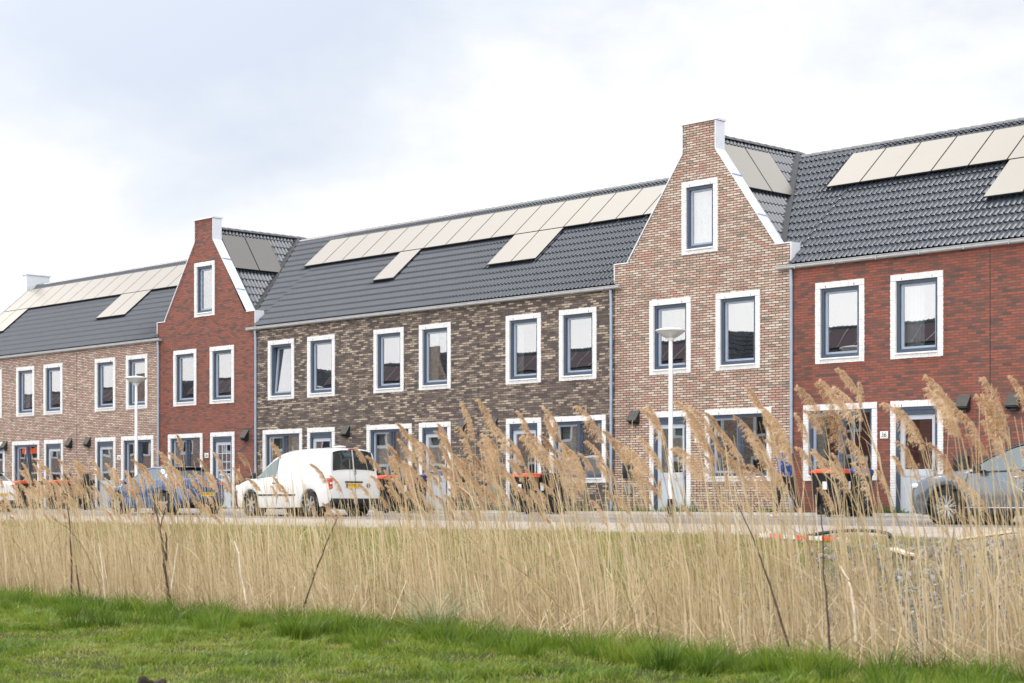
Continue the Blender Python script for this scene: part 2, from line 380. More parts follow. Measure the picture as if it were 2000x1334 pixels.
# ------------------------------------------------------------------ windows, doors
def frame_ring(mb, x0, x1, z0, z1, w, y0, y1, mi=0, bottom=True, wb=None):
    wb = w if wb is None else wb
    mb.box(x0, x0 + w, y0, y1, z0, z1, mi); mb.box(x1 - w, x1, y0, y1, z0, z1, mi)
    mb.box(x0 + w, x1 - w, y0, y1, z1 - w, z1, mi)
    if bottom: mb.box(x0 + w, x1 - w, y0, y1, z0, z0 + wb, mi)
SW = .145
def surround(parent, x0, x1, z0, z1, bottom=True):
    """white brick band round an opening, made of single bricks standing on end or lying"""
    mb = MB(); g = .004
    def run(a, b, step):
        n = max(1, round((b - a) / step)); return [(a + (b - a) * i / n, a + (b - a) * (i + 1) / n) for i in range(n)]
    for a, b in run(x0, x1, .075):
        j = random.uniform(-.003, .003); mb.box(a + g / 2, b - g / 2, -.024 + j, .07, z1 - SW, z1 + random.uniform(-.004, .004))
        if bottom: mb.box(a + g / 2, b - g / 2, -.024 + j, .07, z0 + random.uniform(-.004, .004), z0 + SW - .02)
    za = z0 + SW - .018 if bottom else z0
    for i, (a, b) in enumerate(run(za, z1 - SW - .004, .0628)):
        e = .012 if i % 2 else 0
        j = random.uniform(-.003, .003)
        mb.box(x0 - e * .5, x0 + SW - .002, -.022 + j, .07, a, b - g); mb.box(x1 - SW + .002, x1 + e * .5, -.022 + j, .07, a, b - g)
    for xx in (x0 + (x1 - x0) * .22, x0 + (x1 - x0) * .80): mb.box(xx - .004, xx + .004, -.0305, -.02, z1 - SW + .012, z1 - SW + .06, 1)
    mb.build('surround', [M['white'], M['black']], parent)
def window(parent, x0, x1, z0, z1, mull=False, tilt=False, curtain=None, sill_wide=True):
    a0, a1, b0, b1 = x0 + SW, x1 - SW, z0 + SW, z1 - SW
    fr = MB(); frame_ring(fr, a0, a1, b0, b1, .078, .03, .17)
    xm = a0 + (a1 - a0) * .5
    if mull: fr.box(xm - .05, xm + .05, .034, .168, b0 + .078, b1 - .078)
    w = fr.build('window', M['frame'], parent)
    surround(w, x0, x1, z0, z1)
    sl = MB(); sl.box(a0 - .01, a1 + .01, -.06, .02, b0 - .045, b0 - .012); sl.build('sill', M['sill'], w)
    lights = [(a0 + .075, a1 - .075)] if not mull else [(a0 + .075, xm - .05), (xm + .05, a1 - .075)]
    for i, (p, q) in enumerate(lights):
        c0, c1, d0, d1 = p + .003, q - .003, b0 + .078, b1 - .078
        if not mull or i == 0:
            cs = MB(); frame_ring(cs, c0, c1, d0, d1, .055, .095, .15)
            pn = MB(); pn.box(c0 + .055, c1 - .055, .123, .13, d0 + .055, d1 - .055)
            if tilt:      # sash tilted inwards at the top
                for m_ in (cs, pn):
                    m_.v = [(x, y + (z - d0) * .085, z) for x, y, z in m_.v]
            cs.build('casement', M['casement'], w); pn.build('pane', M['glass'], w)
        else:
            pn = MB(); pn.box(c0, c1, .123, .13, d0, d1); pn.build('pane', M['glass'], w)
    if curtain:
        for (c0, c1) in curtain:
            cu = MB(); n = 26; vs = []; X0 = a0 + (a1 - a0) * c0; X1 = a0 + (a1 - a0) * c1
            for i in range(n):
                x = X0 + (X1 - X0) * i / (n - 1); y = .30 + .025 * math.sin(i * 1.35)
                vs += [(x, y, b0 + .02), (x, y, b1 - .03)]
            cu.add(vs, [(2 * i, 2 * i + 2, 2 * i + 3, 2 * i + 1) for i in range(n - 1)], 0, True)
            cu.build('curtain', M['curtain'], w)
    return w
def door(parent, x0, x1, z1, zb, blind=False, muntin=False):
    a0, a1, b1 = x0 + SW, x1 - SW, z1 - SW
    fr = MB(); frame_ring(fr, a0, a1, zb, b1, .075, -.004, .17, bottom=False); fr.box(a0 + .08, a1 - .08, .01, .17, b1 - .18, b1 - .077)
    d = fr.build('door', M['frame'], parent)
    surround(d, x0, x1, zb, z1, bottom=False)
    c0, c1, e1 = a0 + .08, a1 - .08, b1 - .185
    zs = zb + .95
    lf = MB(); w = .11
    lf.box(c0, c0 + w, .06, .115, zb + .03, e1); lf.box(c1 - w, c1, .06, .115, zb + .03, e1)
    lf.box(c0 + w, c1 - w, .06, .115, e1 - w, e1); lf.box(c0 + w, c1 - w, .06, .115, zs - .1, zs + .06)
    lf.box(c0 + w, c1 - w, .06, .115, zb + .03, zb + .16); lf.box(c0 + w, c1 - w, .078, .108, zb + .16, zs - .1)
    lf.box(c0 + .012, c1 - .012, .045, .058, zb + .03, zb + .09)
    if muntin:
        for t in (1 / 3, 2 / 3): lf.box(c0 + w + (c1 - c0 - 2 * w) * t - .012, c0 + w + (c1 - c0 - 2 * w) * t + .012, .07, .082, zs + .06, e1 - w)
        for t in (.25, .5, .75): zz = zs + .06 + (e1 - w - zs - .06) * t; lf.box(c0 + w, c1 - w, .0715, .0805, zz - .012, zz + .012)
    lf.build('door_leaf', M['door'], d)
    pn = MB(); pn.box(c0 + w, c1 - w, .084, .091, zs + .06, e1 - w); pn.build('pane', M['glass'], d)
    hd = MB(); hd.box(c1 - .085, c1 - .045, .052, .06, zs - .12, zs + .12); hd.tube([(c1 - .065, .06, zs + .04), (c1 - .065, .015, zs + .04), (c1 - .19, .012, zs + .04)], .011, 8); hd.build('handle', M['steel'], d)
    st = MB(); st.box(x0 + .02, x1 - .02, -.05, .17, zb - .06, zb + .028); st.build('threshold', M['kerb'], d)
    if blind:
        bl = MB()
        for i in range(34): z = zs + .1 + i * .035; bl.box(c0 + w, c1 - w, .14, .146, z, z + .026)
        bl.build('blind', M['curtain'], d)
    return d

# ------------------------------------------------------------------ house pieces
def wall_panels(mb, x0, x1, z0, z1, holes, y=0, thick=.16):
    """front wall with rectangular holes, as quads with reveals"""
    xs = sorted({x0, x1, *[h[0] for h in holes], *[h[1] for h in holes]}); zs = sorted({z0, z1, *[h[2] for h in holes], *[h[3] for h in holes]})
    for i in range(len(xs) - 1):
        for k in range(len(zs) - 1):
            cx, cz = (xs[i] + xs[i + 1]) / 2, (zs[k] + zs[k + 1]) / 2
            if any(h[0] < cx < h[1] and h[2] < cz < h[3] for h in holes): continue
            mb.quad((xs[i], y, zs[k]), (xs[i + 1], y, zs[k]), (xs[i + 1], y, zs[k + 1]), (xs[i], y, zs[k + 1]))
def vent_hood(parent, x, z):
    mb = MB(); w = .15
    mb.prism([(0, 0)], 0, 0) if False else None
    v = [(x - w, -.003, z + .15), (x + w, -.003, z + .15), (x + w, -.17, z - .10), (x - w, -.17, z - .10), (x - w, -.003, z - .17), (x + w, -.003, z - .17), (x + w, -.17, z - .125), (x - w, -.17, z - .125)]
    mb.add(v, [(0, 1, 2, 3), (3, 2, 6, 7), (0, 3, 7, 4), (1, 5, 6, 2), (0, 4, 5, 1)], 0)
    mb.box(x - w + .03, x + w - .03, -.15, -.006, z - .20, z - .172, 1)
    v = [(x - w - .012, -.008, z + .172), (x + w + .012, -.008, z + .172), (x + w + .012, -.185, z - .093), (x - w - .012, -.185, z - .093)]
    v += [(a, b - .004, c + .012) for a, b, c in v]
    mb.add(v, [(0, 1, 2, 3), (7, 6, 5, 4), (0, 4, 5, 1), (1, 5, 6, 2), (2, 6, 7, 3), (3, 7, 4, 0)], 2)
    mb.build('vent_hood', [M['blackm'], M['black'], M['hoodtop']], parent)
M['hoodtop'] = plain('hood_lid', (.075, .073, .068), .8, 0, spec=.2, var=.15)
def meter_box(parent, x, z0=.55, z1=.97, w=.36):
    mb = MB(); mb.box(x - w / 2, x + w / 2, -.12, -.002, z0, z1, 0, .012); mb.box(x - w / 2 + .03, x + w / 2 - .03, -.126, -.121, z1 - .12, z1 - .08, 1)
    mb.build('letterbox', [M['blackm'], M['black']], parent)
    m2 = MB(); m2.box(x - .13, x + .13, -.10, -.002, z0 - .42, z0 - .18, 0, .01); m2.build('meter_cabinet', M['cab'], parent)
M['cab'] = plain('grey_cabinet', (.16, .165, .16), .6)
M['numplate'] = plain('pale_number_tile', (.72, .71, .68), .4, var=.04)
def number_plate(parent, x, z, txt, w=.22):
    mb = MB(); mb.box(x - w / 2, x + w / 2, -.02, -.002, z - .085, z + .085, 0, .004); o = mb.build('number_plate', M['numplate'], parent)
    text_obj('digits', txt, .15, M['blackm'], (x, -.0215, z), (R(90), 0, 0), o)
def solar(parent, name, pts_fn, x0, x1, s0, s1, off=.12, th=.035):
    """one framed panel lying over the roof: pts_fn(x, s, h)"""
    mb = MB(); g = .010; fw = .012
    def slab(a0, a1, b0, b1, h0, h1, mi):
        v = [pts_fn(a, b, h) for a in (a0, a1) for b in (b0, b1) for h in (h0, h1)]
        mb.add(v, [(0, 1, 3, 2), (4, 6, 7, 5), (0, 4, 5, 1), (2, 3, 7, 6), (0, 2, 6, 4), (1, 5, 7, 3)], mi)
    slab(x0 + g, x1 - g, s0 + g, s1 - g, off - th, off, 0)
    slab(x0 + g + fw, x1 - g - fw, s0 + g + fw, s1 - g - fw, off + .001, off + .003, 1)
    mb.build('solar_panel', [M['panelframe'], M['panel']], parent)

GROUP_H = 'terraced houses in the row along the street'
def house(x0, x1, brick, label, ups, gfw, dr, roof_x=None, panels=(), gable=None, vents=(), meters=(), nums=(), pipe=None, gutter=None, curt={}, tilt=False, blind=False, muntin=False, joint=None, name='terraced_house'):
    root = empty(name, ((x0 + x1) / 2, 0, Z_G), label, 'house', GROUP_H)
    zb = Z_G + .06
    holes = [(a + SW - .01, b - SW + .01, 3.26 + SW - .01, 5.22 - SW + .01) for a, b in ups]
    holes += [(a + SW - .01, b - SW + .01, .44 + SW - .01, 2.28 - SW + .01) for a, b in gfw]
    holes += [(a + SW - .01, b - SW + .01, Z_G - .1, 2.28 - SW + .01) for a, b in dr]
    w = MB(); bm = M[brick]
    jl = .006
    wall_panels(w, x0 + jl, x1 - jl, Z_G - .1, Z_TOP if not gable else 5.60, holes)
    # side, back and inner walls of the shell
    for xx in (x0 + jl, x1 - jl):
        w.add([(xx, 0, Z_G - .1), (xx, 7.9, Z_G - .1), (xx, 7.9, Z_TOP), (xx, Y_RIDGE, Z_RIDGE - .05), (xx, 0, Z_TOP)], [(0, 1, 2, 3, 4)])
    w.quad((x0, 7.9, Z_G - .1), (x1, 7.9, Z_G - .1), (x1, 7.9, Z_TOP), (x0, 7.9, Z_TOP))
    if gable:
        c = gable['c']; hw = (x1 - x0) / 2
        prof = [(x0, 5.60), (x1, 5.60), (x1, 6.28), (x1 - .47, 6.28), (c + .54, 8.93), (c + .54, 9.66), (c - .54, 9.66), (c - .54, 8.93), (x0 + .47, 6.28), (x0, 6.28)]
        ga, gb = gable['w']; g0, g1 = 6.31, 8.19
        h = (ga + SW - .01, gb - SW + .01, g0 + SW - .01, g1 - SW + .01)
        # front face round the attic window: strips by height
        def xl(z): return x0 if z <= 6.28 else (c - .54 if z >= 8.93 else (x0 + .47) + (c - .54 - x0 - .47) * (z - 6.28) / (8.93 - 6.28))
        def xr(z): return 2 * c - xl(z) if z > 6.28 else x1
        for z0_, z1_ in ((5.60, 6.28), (6.2801, h[2]), (h[2], h[3]), (h[3], 8.93), (8.93, 9.66)):
            if z0_ >= h[2] and z1_ <= h[3]:
                w.quad((xl(z0_), 0, z0_), (h[0], 0, z0_), (h[0], 0, z1_), (xl(z1_), 0, z1_)); w.quad((h[1], 0, z0_), (xr(z0_), 0, z0_), (xr(z1_), 0, z1_), (h[1], 0, z1_))
            else: w.quad((xl(z0_), 0, z0_), (xr(z0_), 0, z0_), (xr(z1_), 0, z1_), (xl(z1_), 0, z1_))
        # back and edges of the parapet
        n = len(prof); back = [(x, .30, z) for x, z in prof]; fr = [(x, 0, z) for x, z in prof]
        w.add(fr + back, [(i, (i + 1) % n, n + (i + 1) % n, n + i) for i in range(n)])
        for z0_, z1_ in ((5.60, 6.28), (6.2801, h[2]), (h[2], h[3]), (h[3], 8.93), (8.93, 9.66)):
            if z0_ >= h[2] and z1_ <= h[3]:
                w.quad((xl(z0_), .30, z0_), (h[0], .30, z0_), (h[0], .30, z1_), (xl(z1_), .30, z1_)); w.quad((h[1], .30, z0_), (xr(z0_), .30, z0_), (xr(z1_), .30, z1_), (h[1], .30, z1_))
            else: w.quad((xl(z0_), .30, z0_), (xr(z0_), .30, z0_), (xr(z1_), .30, z1_), (xl(z1_), .30, z1_))
    wl = w.build('wall', bm, root)
    # rooms behind the glass
    r = MB()
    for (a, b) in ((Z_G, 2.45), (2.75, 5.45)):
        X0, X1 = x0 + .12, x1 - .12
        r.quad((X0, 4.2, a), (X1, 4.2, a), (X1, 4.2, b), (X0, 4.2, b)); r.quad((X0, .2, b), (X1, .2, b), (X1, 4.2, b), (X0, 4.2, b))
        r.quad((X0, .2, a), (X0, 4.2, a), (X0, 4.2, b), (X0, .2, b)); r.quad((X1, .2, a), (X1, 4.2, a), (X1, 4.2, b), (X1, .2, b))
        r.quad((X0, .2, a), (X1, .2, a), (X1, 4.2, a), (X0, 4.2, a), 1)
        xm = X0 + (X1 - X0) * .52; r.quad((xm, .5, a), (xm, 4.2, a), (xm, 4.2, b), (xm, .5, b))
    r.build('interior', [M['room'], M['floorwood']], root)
    for i, (a, b) in enumerate(ups): window(root, a, b, 3.26, 5.22, tilt=(tilt and i == 0), curtain=curt.get(('u', i)))
    for i, (a, b) in enumerate(gfw): window(root, a, b, .44, 2.28, mull=True, curtain=curt.get(('g', i)))
    for a, b in dr: door(root, a, b, 2.28, zb, blind, muntin)
    if gable: window(root, *gable['w'], 6.31, 8.19, curtain=[(0, 1)] if gable.get('cur') else None)
    # roof
    rx0, rx1 = roof_x or (x0, x1)
    t = MB()
    s_start = 0.0 if not gable else .52
    tile_field(t, rx0, rx1, s_start, S_RIDGE - .05, main_pt)
    t.quad((rx0, Y_RIDGE, Z_RIDGE), (rx1, Y_RIDGE, Z_RIDGE), (rx1, 8.0, Z_EAVE), (rx0, 8.0, Z_EAVE))     # rear slope
    t.quad((rx0, -.08, Z_EAVE - .02), (rx1, -.08, Z_EAVE - .02), (rx1, Y_RIDGE, Z_RIDGE - .06), (rx0, Y_RIDGE, Z_RIDGE - .06)) if not gable else None
    if gable:
        c = gable['c']; SL = ((x1 - x0) / 2 - .12) / GC
        for sgn in (-1, 1):
            fn = lambda y, s, h, sg=sgn: (c + sg * ((SL - s) * GC + h * GS), y, Z_CR - (SL - s) * GS + h * GC)
            tile_field(t, .31, 4.9, .1, SL - .03, fn)
    roof = t.build('roof', M['tile'], root)
    # ridge caps
    rc = MB(); n = max(1, round((rx1 - rx0) / .33))
    def cap(a, b, r0, r1):
        a, b = Vector(a), Vector(b); t_ = (b - a).normalized(); sd = t_.cross(Vector((0, 0, 1))).normalized(); up = sd.cross(t_)
        vs = []
        for p, r_ in ((a, r0), (b, r1)):
            for j in range(9): w_ = math.pi * (j / 8); vs.append(p + sd * math.cos(w_) * r_ + up * (math.sin(w_) * r_ * .8 - .035))
        fs = [(j, j + 1, 10 + j, 9 + j) for j in range(8)] + [tuple(range(9)), tuple(range(17, 8, -1))]
        rc.add(vs, fs, 0, True)
    zr = Z_RIDGE + .02
    for i in range(n):
        a = rx0 + (rx1 - rx0) * i / n; b = rx0 + (rx1 - rx0) * (i + 1) / n; cap((a, Y_RIDGE, zr), (b + .03, Y_RIDGE, zr - .004), .125, .108)
    if gable:
        k = 12
        for i in range(k): a = .32 + (4.35 - .32) * i / k; b = .32 + (4.35 - .32) * (i + 1) / k; cap((gable['c'], a, Z_CR + .02), (gable['c'], b + .03, Z_CR + .016), .125, .108)
    rc.build('ridge_cap', M['ridge'], roof)
    for (a, b, s0, s1) in panels: solar(roof, 'solar_panel', main_pt, a, b, s0, s1)
    if gable:
        c = gable['c']; SL = ((x1 - x0) / 2 - .12) / GC
        fn = lambda y, s, h: (c + ((SL - s) * GC + h * GS), y, Z_CR - (SL - s) * GS + h * GC)
        for a, b in ((.43, 1.47), (1.47, 2.51)): solar(roof, 'solar_panel', fn, a, b, SL - 1.93, SL - .37)
        # valley strips
        for sg in (-1, 1):
            v = MB(); yb = .52; zb_ = Z_EAVE + (yb + .1) * .8695; xb = c + sg * (Z_CR - zb_) / 1.375
            yt = Y_RIDGE - .05; zt = Z_EAVE + (yt + .1) * .8695; xt = c + sg * (Z_CR - zt) / 1.375
            v.bar((xb, yb, zb_ + .115), (xt, yt, zt + .115), .22, .03, up=(sg * .3, -.5, .8)); v.build('valley_strip', M['blackm'], roof)
        # copings: metal cladding over the parapet edges
        cp = MB(); y0_, y1_ = -.022, .345
        def cop(ax, az, bx, bz, nx, nz, th=.03):
            v = [(p[0] + nx * h, y, p[1] + nz * h) for p in ((ax, az), (bx, bz)) for y in (y0_, y1_) for h in (0.001, th)]
            cp.add(v, [(0, 1, 3, 2), (4, 6, 7, 5), (0, 4, 5, 1), (2, 3, 7, 6), (0, 2, 6, 4), (1, 5, 7, 3)])
        for sg, xe in ((1, x1), (-1, x0)):
            L = math.hypot(2.65, abs(xe - sg * .47 - c - sg * .54)); dx, dz = (c + sg * .54 - (xe - sg * .47)) / L, 2.65 / L
            nx, nz = (dz * sg, abs(dx)); 
            cop(xe - sg * .47 + sg * .0, 6.31, c + sg * .54, 8.93, nx, nz)                # slope
            cop(c + sg * .54, 8.945, c + sg * .54, 9.655, sg, 0, .028)                    # stack cheek
            cop(xe - sg * .50, 6.28, xe, 6.28, 0, 1)                                      # shoulder
            cop(xe, 5.78, xe, 6.309, sg, 0, .028)                                         # shoulder cheek
        cp.box(c - .60, c + .60, -.05, .375, 9.664, 9.71)
        cpo = cp.build('coping', M['coping'], root)
        sm = MB()
        for tt in (.30, .72):
            for sg, xe in ((1, x1),):
                px_ = (xe - sg * .47) * (1 - tt) + (c + sg * .54) * tt; pz_ = 6.28 * (1 - tt) + 8.93 * tt
                sm.bar((px_ + .03, -.024, pz_ + .035), (px_ + .05, .35, pz_ + .015), .03, .02, up=(.8, 0, .6))
        sm.build('coping_seam', M['pipe'], cpo)
    if gutter:
        a, b = gutter; g = MB(); prof = [(-.145, 5.715), (-.15, 5.66), (-.125, 5.632), (-.035, 5.626), (-.012, 5.65), (-.012, 5.70), (-.022, 5.70), (-.022, 5.656), (-.05, 5.64), (-.12, 5.645), (-.135, 5.665), (-.132, 5.715)]
        n = len(prof); vs = [(x, y, z) for x in (a, b) for y, z in prof]
        g.add(vs, [(i, (i + 1) % n, n + (i + 1) % n, n + i) for i in range(n)] + [tuple(range(n))[::-1], tuple(range(n, 2 * n))])
        for xe in (a, b): g.box(xe - .004, xe + .004, -.143, -.016, 5.632, 5.70)
        g.tube([(a, -.147, 5.716), (b, -.147, 5.716)], .010, 8)
        k = max(2, int((b - a) / 1.1))
        for i in range(k): xx = a + (b - a) * (i + .5) / k; g.box(xx - .014, xx + .014, -.156, -.008, 5.620, 5.6255); g.box(xx - .014, xx + .014, -.158, -.1515, 5.622, 5.712)
        g.build('gutter', M['zinc'], root)
    if pipe is not None:
        p = MB(); p.tube([(pipe, -.085, 5.61), (pipe, -.075, 5.5), (pipe, -.062, 5.3), (pipe, -.062, Z_G - .02)], .041, 12)
        for zz in (5.2, 3.6, 2.0, .4): p.tube([(pipe, -.062, zz), (pipe, -.062, zz + .05)], .048, 12); p.box(pipe - .015, pipe + .015, -.03, -.001, zz, zz + .05)
        p.build('downpipe', M['pipe'], root)
    for x, z in vents: vent_hood(root, x, z)
    for x in meters: meter_box(root, x)
    for x, z, tx in nums: number_plate(root, x, z, tx)
    if joint is not None:
        j = MB(); j.box(joint - .008, joint + .008, -.003, .01, Z_G, Z_TOP - .1); j.build('movement_joint', M['black'], root)
    return root
def cols(a, n, s0, s1, w=1.045): return [(a + i * w, a + (i + 1) * w, s0, s1) for i in range(n)]
T0, T1, B0, B1 = 3.29, 4.85, 1.72, 3.28
W = 1.42; G = 2.14
HOUSES = []
def H(*a, **k): HOUSES.append(house(*a, **k)); return HOUSES[-1]
X_END = -71.45
H(X_END, -66.80, 'tan', 'tan brick end house with grey metal end-gable stack and two rows of panels', [(-70.5, -70.5 + W), (-68.35, -68.35 + W)], [(-70.2, -70.2 + G)], [(-68.3 + .2, -68.1 + W)],
  roof_x=(X_END + .35, -66.8), panels=cols(-71.05, 4, T0, T1) + cols(-71.05, 2, B0, B1), vents=[(-67.3, 2.13)], gutter=(X_END, -66.8))
H(-66.80, -61.13, 'tan', 'tan brick house with orange lampshades in its ground floor window', [(-65.74, -65.74 + W), (-63.59, -63.59 + W)], [(-66.07, -66.07 + G)], [(-63.55, -63.55 + W)],
  panels=cols(-66.87, 5, T0, T1) + [], vents=[(-66.62, 2.15), (-61.6, 2.13)], gutter=(-66.8, -61.13), meters=[-61.75], joint=-61.13, curt={('u', 0): [(0, .3)]})
H(-61.13, -55.52, 'tan', 'tan brick house with its downpipe against the red gabled house', [(-59.8, -59.8 + W), (-57.64, -57.64 + W)], [(-57.96, -57.96 + G)], [(-59.78, -59.78 + W)],
  roof_x=(-61.13, -55.5), panels=cols(-61.645, 6, T0, T1) + cols(-61.645, 2, B0, B1), vents=[(-60.25, 2.15)], nums=[(-58.12, 1.52, '24')], pipe=-55.43, gutter=(-61.13, -55.25), meters=[-60.35], blind=True)
H(-55.56, -49.66, 'red', 'narrow red brick house with stepped gable, the farther of the two gables', [(-54.53, -54.53 + W), (-52.28, -52.28 + W)], [(-54.87, -54.87 + G)], [(-52.25, -52.25 + W)],
  gable=dict(c=-52.66, w=(-53.22, -52.0)), vents=[(-50.17, 2.14)], nums=[(-52.48, 1.5, '26')], muntin=True, curt={('g', 0): [(0.02, .1)]})
H(-49.66, -44.22, 'dark', 'dark brown brick house behind the white van, one window tilted open', [(-48.92, -48.92 + W), (-46.79, -46.79 + W)], [(-49.21, -49.21 + G)], [(-46.79, -46.79 + W)],
  roof_x=(-49.66, -44.22), panels=cols(-50.03, 5, T0, T1), vents=[(-44.76, 2.13)], pipe=-49.55, gutter=(-50.0, -44.22), tilt=True, curt={('g', 0): [(.2, .5), (.55, .98)]})
H(-44.22, -38.69, 'dark', 'dark brown brick house with one panel hanging below its row', [(-43.43, -43.43 + W), (-41.29, -41.29 + W)], [(-43.77, -43.77 + G)], [(-41.29, -41.29 + W)],
  panels=cols(-44.805, 5, T0, T1) + cols(-44.88, 1, B0, B1), vents=[(-39.33, 2.13)], gutter=(-44.22, -38.69), meters=[-39.24], joint=-38.69, blind=True, curt={('g', 0): [(.05, .4), (.58, .95)], ('u', 1): [(.02, .32)]})
H(-38.69, -33.27, 'dark', 'dark brown brick house with two panels hanging below their row', [(-37.51, -37.51 + W), (-35.37, -35.37 + W)], [(-35.74, -35.74 + G)], [(-37.5, -37.5 + W)],
  panels=cols(-39.58, 6, T0, T1) + cols(-39.54, 2, B0, B1), vents=[(-38.02, 2.14)], pipe=-33.36, gutter=(-38.69, -33.02), meters=[-38.0], curt={('g', 0): [(.02, .3)], ('u', 0): [(.02, .22), (.8, .98)]})
H(-33.27, -27.39, 'pink', 'pale pink brick house with tall stepped gable, the nearer of the two gables', [(-32.02, -32.02 + W), (-29.76, -29.76 + W)], [(-30.12, -30.12 + G)], [(-32.02, -32.02 + W)],
  gable=dict(c=-30.33, w=(-30.9, -29.7), cur=True), vents=[(-32.53, 2.17)], nums=[(-30.35, 1.53, '34')], meters=[-32.72], curt={('g', 0): [(.0, .12)]}, blind=True)
H(-27.39, -21.85, 'red', 'red brick house beside the pale gable, with orange and blue lidded bins in front', [(-26.64, -26.64 + W), (-24.48, -24.48 + W)], [(-27.0, -27.0 + G)], [(-24.48, -24.48 + W)],
  panels=cols(-28.04, 6, T0, T1) + cols(-22.74, 1, B0, B1), vents=[(-22.5, 2.17)], nums=[(-24.66, 1.5, '36')], pipe=-27.33, gutter=(-27.75, -21.85), meters=[-22.55], joint=-21.85, curt={('g', 0): [(.02, .16)], ('u', 1): [(.04, .5)]})
H(-21.85, -16.31, 'red', 'red brick house cut off by the frame, behind the silver car', [(-20.63, -20.63 + W), (-18.48, -18.48 + W)], [(-18.87, -18.87 + G)], [(-20.63, -20.63 + W)],
  panels=cols(-21.77, 4, T0, T1) + cols(-21.70, 4, B0, B1), vents=[(-21.24, 2.15)], gutter=(-21.85, -16.31), meters=[-21.3])
# end gable parapet of the row, clad in metal
e = MB(); root0 = HOUSES[0]
prof = [(-.05, 5.6), (-.05, 6.32), (.30, 6.32), (3.42, 9.0), (3.42, 9.68), (4.52, 9.68), (4.52, 9.0), (7.7, 6.2), (7.9, 5.6)]
n = len(prof); e.add([(X_END - .04, y, z) for y, z in prof] + [(X_END + .32, y, z) for y, z in prof], [tuple(range(n)), tuple(range(2 * n - 1, n - 1, -1))] + [(i, (i + 1) % n, n + (i + 1) % n, n + i) for i in range(n)])
e.box(X_END - .08, X_END + .36, 3.36, 4.58, 9.685, 9.73)
e.build('end_stack', M['coping'], root0)
# orange lampshades inside the second house
o2 = HOUSES[1]
for x in (-65.62, -64.78):
    b = MB(); b.lathe([(.08, .14), (.22, .06), (.25, -.06), (.21, -.13), (.02, -.13)], x, .44, 1.93, 16); b.tube([(x, .44, 2.05), (x, .44, 2.44)], .01, 6); b.build('lampshade', M['orange'], o2)

# the row over the water: seen only in the window panes of the near row
ACROSS = []
def across():
    src = [HOUSES[i] for i in (3, 4, 5, 6, 7, 8)]
    xs = []
    labels = []
    mats = {}
    def mk(x0, x1, brick, gable=None, k=0):
        o = empty('opposite_house', ((x0 + x1) / 2, -39.6, -.6), 'house behind the camera, mirrored in the window panes', 'house', 'houses mirrored in the window panes')
        ya = -39.6; dz = -.1
        t = MB(); fn = lambda x, s, h: (x, ya + .1 - s * CP + h * SP, Z_EAVE + dz + s * SP + h * CP)
        w = MB(); ho = [(x0 + .9, x0 + 2.0, 3.4, 5.0), (x0 + 3.1, x0 + 4.2, 3.4, 5.0), (x0 + .7, x0 + 2.4, .6, 2.1), (x0 + 3.1, x0 + 4.2, -.6, 2.1)]
        wall_panels(w, x0, x1, -1.3, Z_TOP, ho, y=ya)
        w.quad((x0, ya - 8, -1.3), (x1, ya - 8, -1.3), (x1, ya - 8, Z_TOP), (x0, ya - 8, Z_TOP))
        for xx in (x0, x1): w.add([(xx, ya, -1.3), (xx, ya - 8, -1.3), (xx, ya - 8, Z_TOP), (xx, ya - 4.06, Z_RIDGE - .1), (xx, ya, Z_TOP)], [(0, 1, 2, 3, 4)])
        if gable:
            c = (x0 + x1) / 2
            w.prism([(x0, 5.65), (x1, 5.65), (x1, 6.2), (x1 - .47, 6.2), (c + .54, 8.85), (c + .54, 9.6), (c - .54, 9.6), (c - .54, 8.85), (x0 + .47, 6.2), (x0, 6.2)], ya, ya - .3)
        w.build('wall', M[brick], o)
        f = MB()
        for a, b, c_, d in ho: frame_ring(f, a - .1, b + .1, c_ - .1, d + .1, .16, ya + .03, ya - .05); 
        f.build('surround', M['white'], o)
        g = MB()
        for a, b, c_, d in ho: g.box(a, b, ya - .09, ya - .08, c_, d)
        g.build('pane', M['black'], o)
        tile_field(t, x0, x1, 0 if not gable else .5, S_RIDGE, fn, .3, .345)
        t.quad((x0, ya - 4.06, Z_RIDGE - .1), (x1, ya - 4.06, Z_RIDGE - .1), (x1, ya - 8.1, Z_EAVE - .1), (x0, ya - 8.1, Z_EAVE - .1))
        if gable:
            c = (x0 + x1) / 2; SL = ((x1 - x0) / 2 - .1) / GC
            for sg in (-1, 1): tile_field(t, .3, 4.9, .1, SL, lambda y, s, h, sg=sg: (c + sg * ((SL - s) * GC + h * GS), ya - y, 9.3 - (SL - s) * GS + h * GC), .3)
        r = t.build('roof', M['oldtile'], o)
        if not gable:
            m = MB()
            for i in range(5): m.add([fn(x0 + .15 + i * 1.07 + a, s, .12) for a, s in ((0, 3.3), (1.02, 3.3), (1.02, 4.85), (0, 4.85))], [(0, 1, 2, 3)])
            m.build('solar_panel', M['oldpanel'], r)
            pe = MB()
            for i in range(6): pe.bar(fn(x0 + .135 + i * 1.07, 3.3, .135), fn(x0 + .135 + i * 1.07, 4.85, .135), .035, .02)
            pe.build('panel_edge', M['paneledge'], r)
    x = -145.2; seq = ['tan', 'dark', 'tan', 'pink', 'pinkG', 'tan', 'tan', 'pinkG', 'tan', 'tan', 'pinkG', 'tan', 'pink', 'tan', 'pinkG', 'tan', 'red']
    for q in seq:
        mk(x, x + 5.6, q.replace('G', ''), q.endswith('G')); x += 5.6
across()

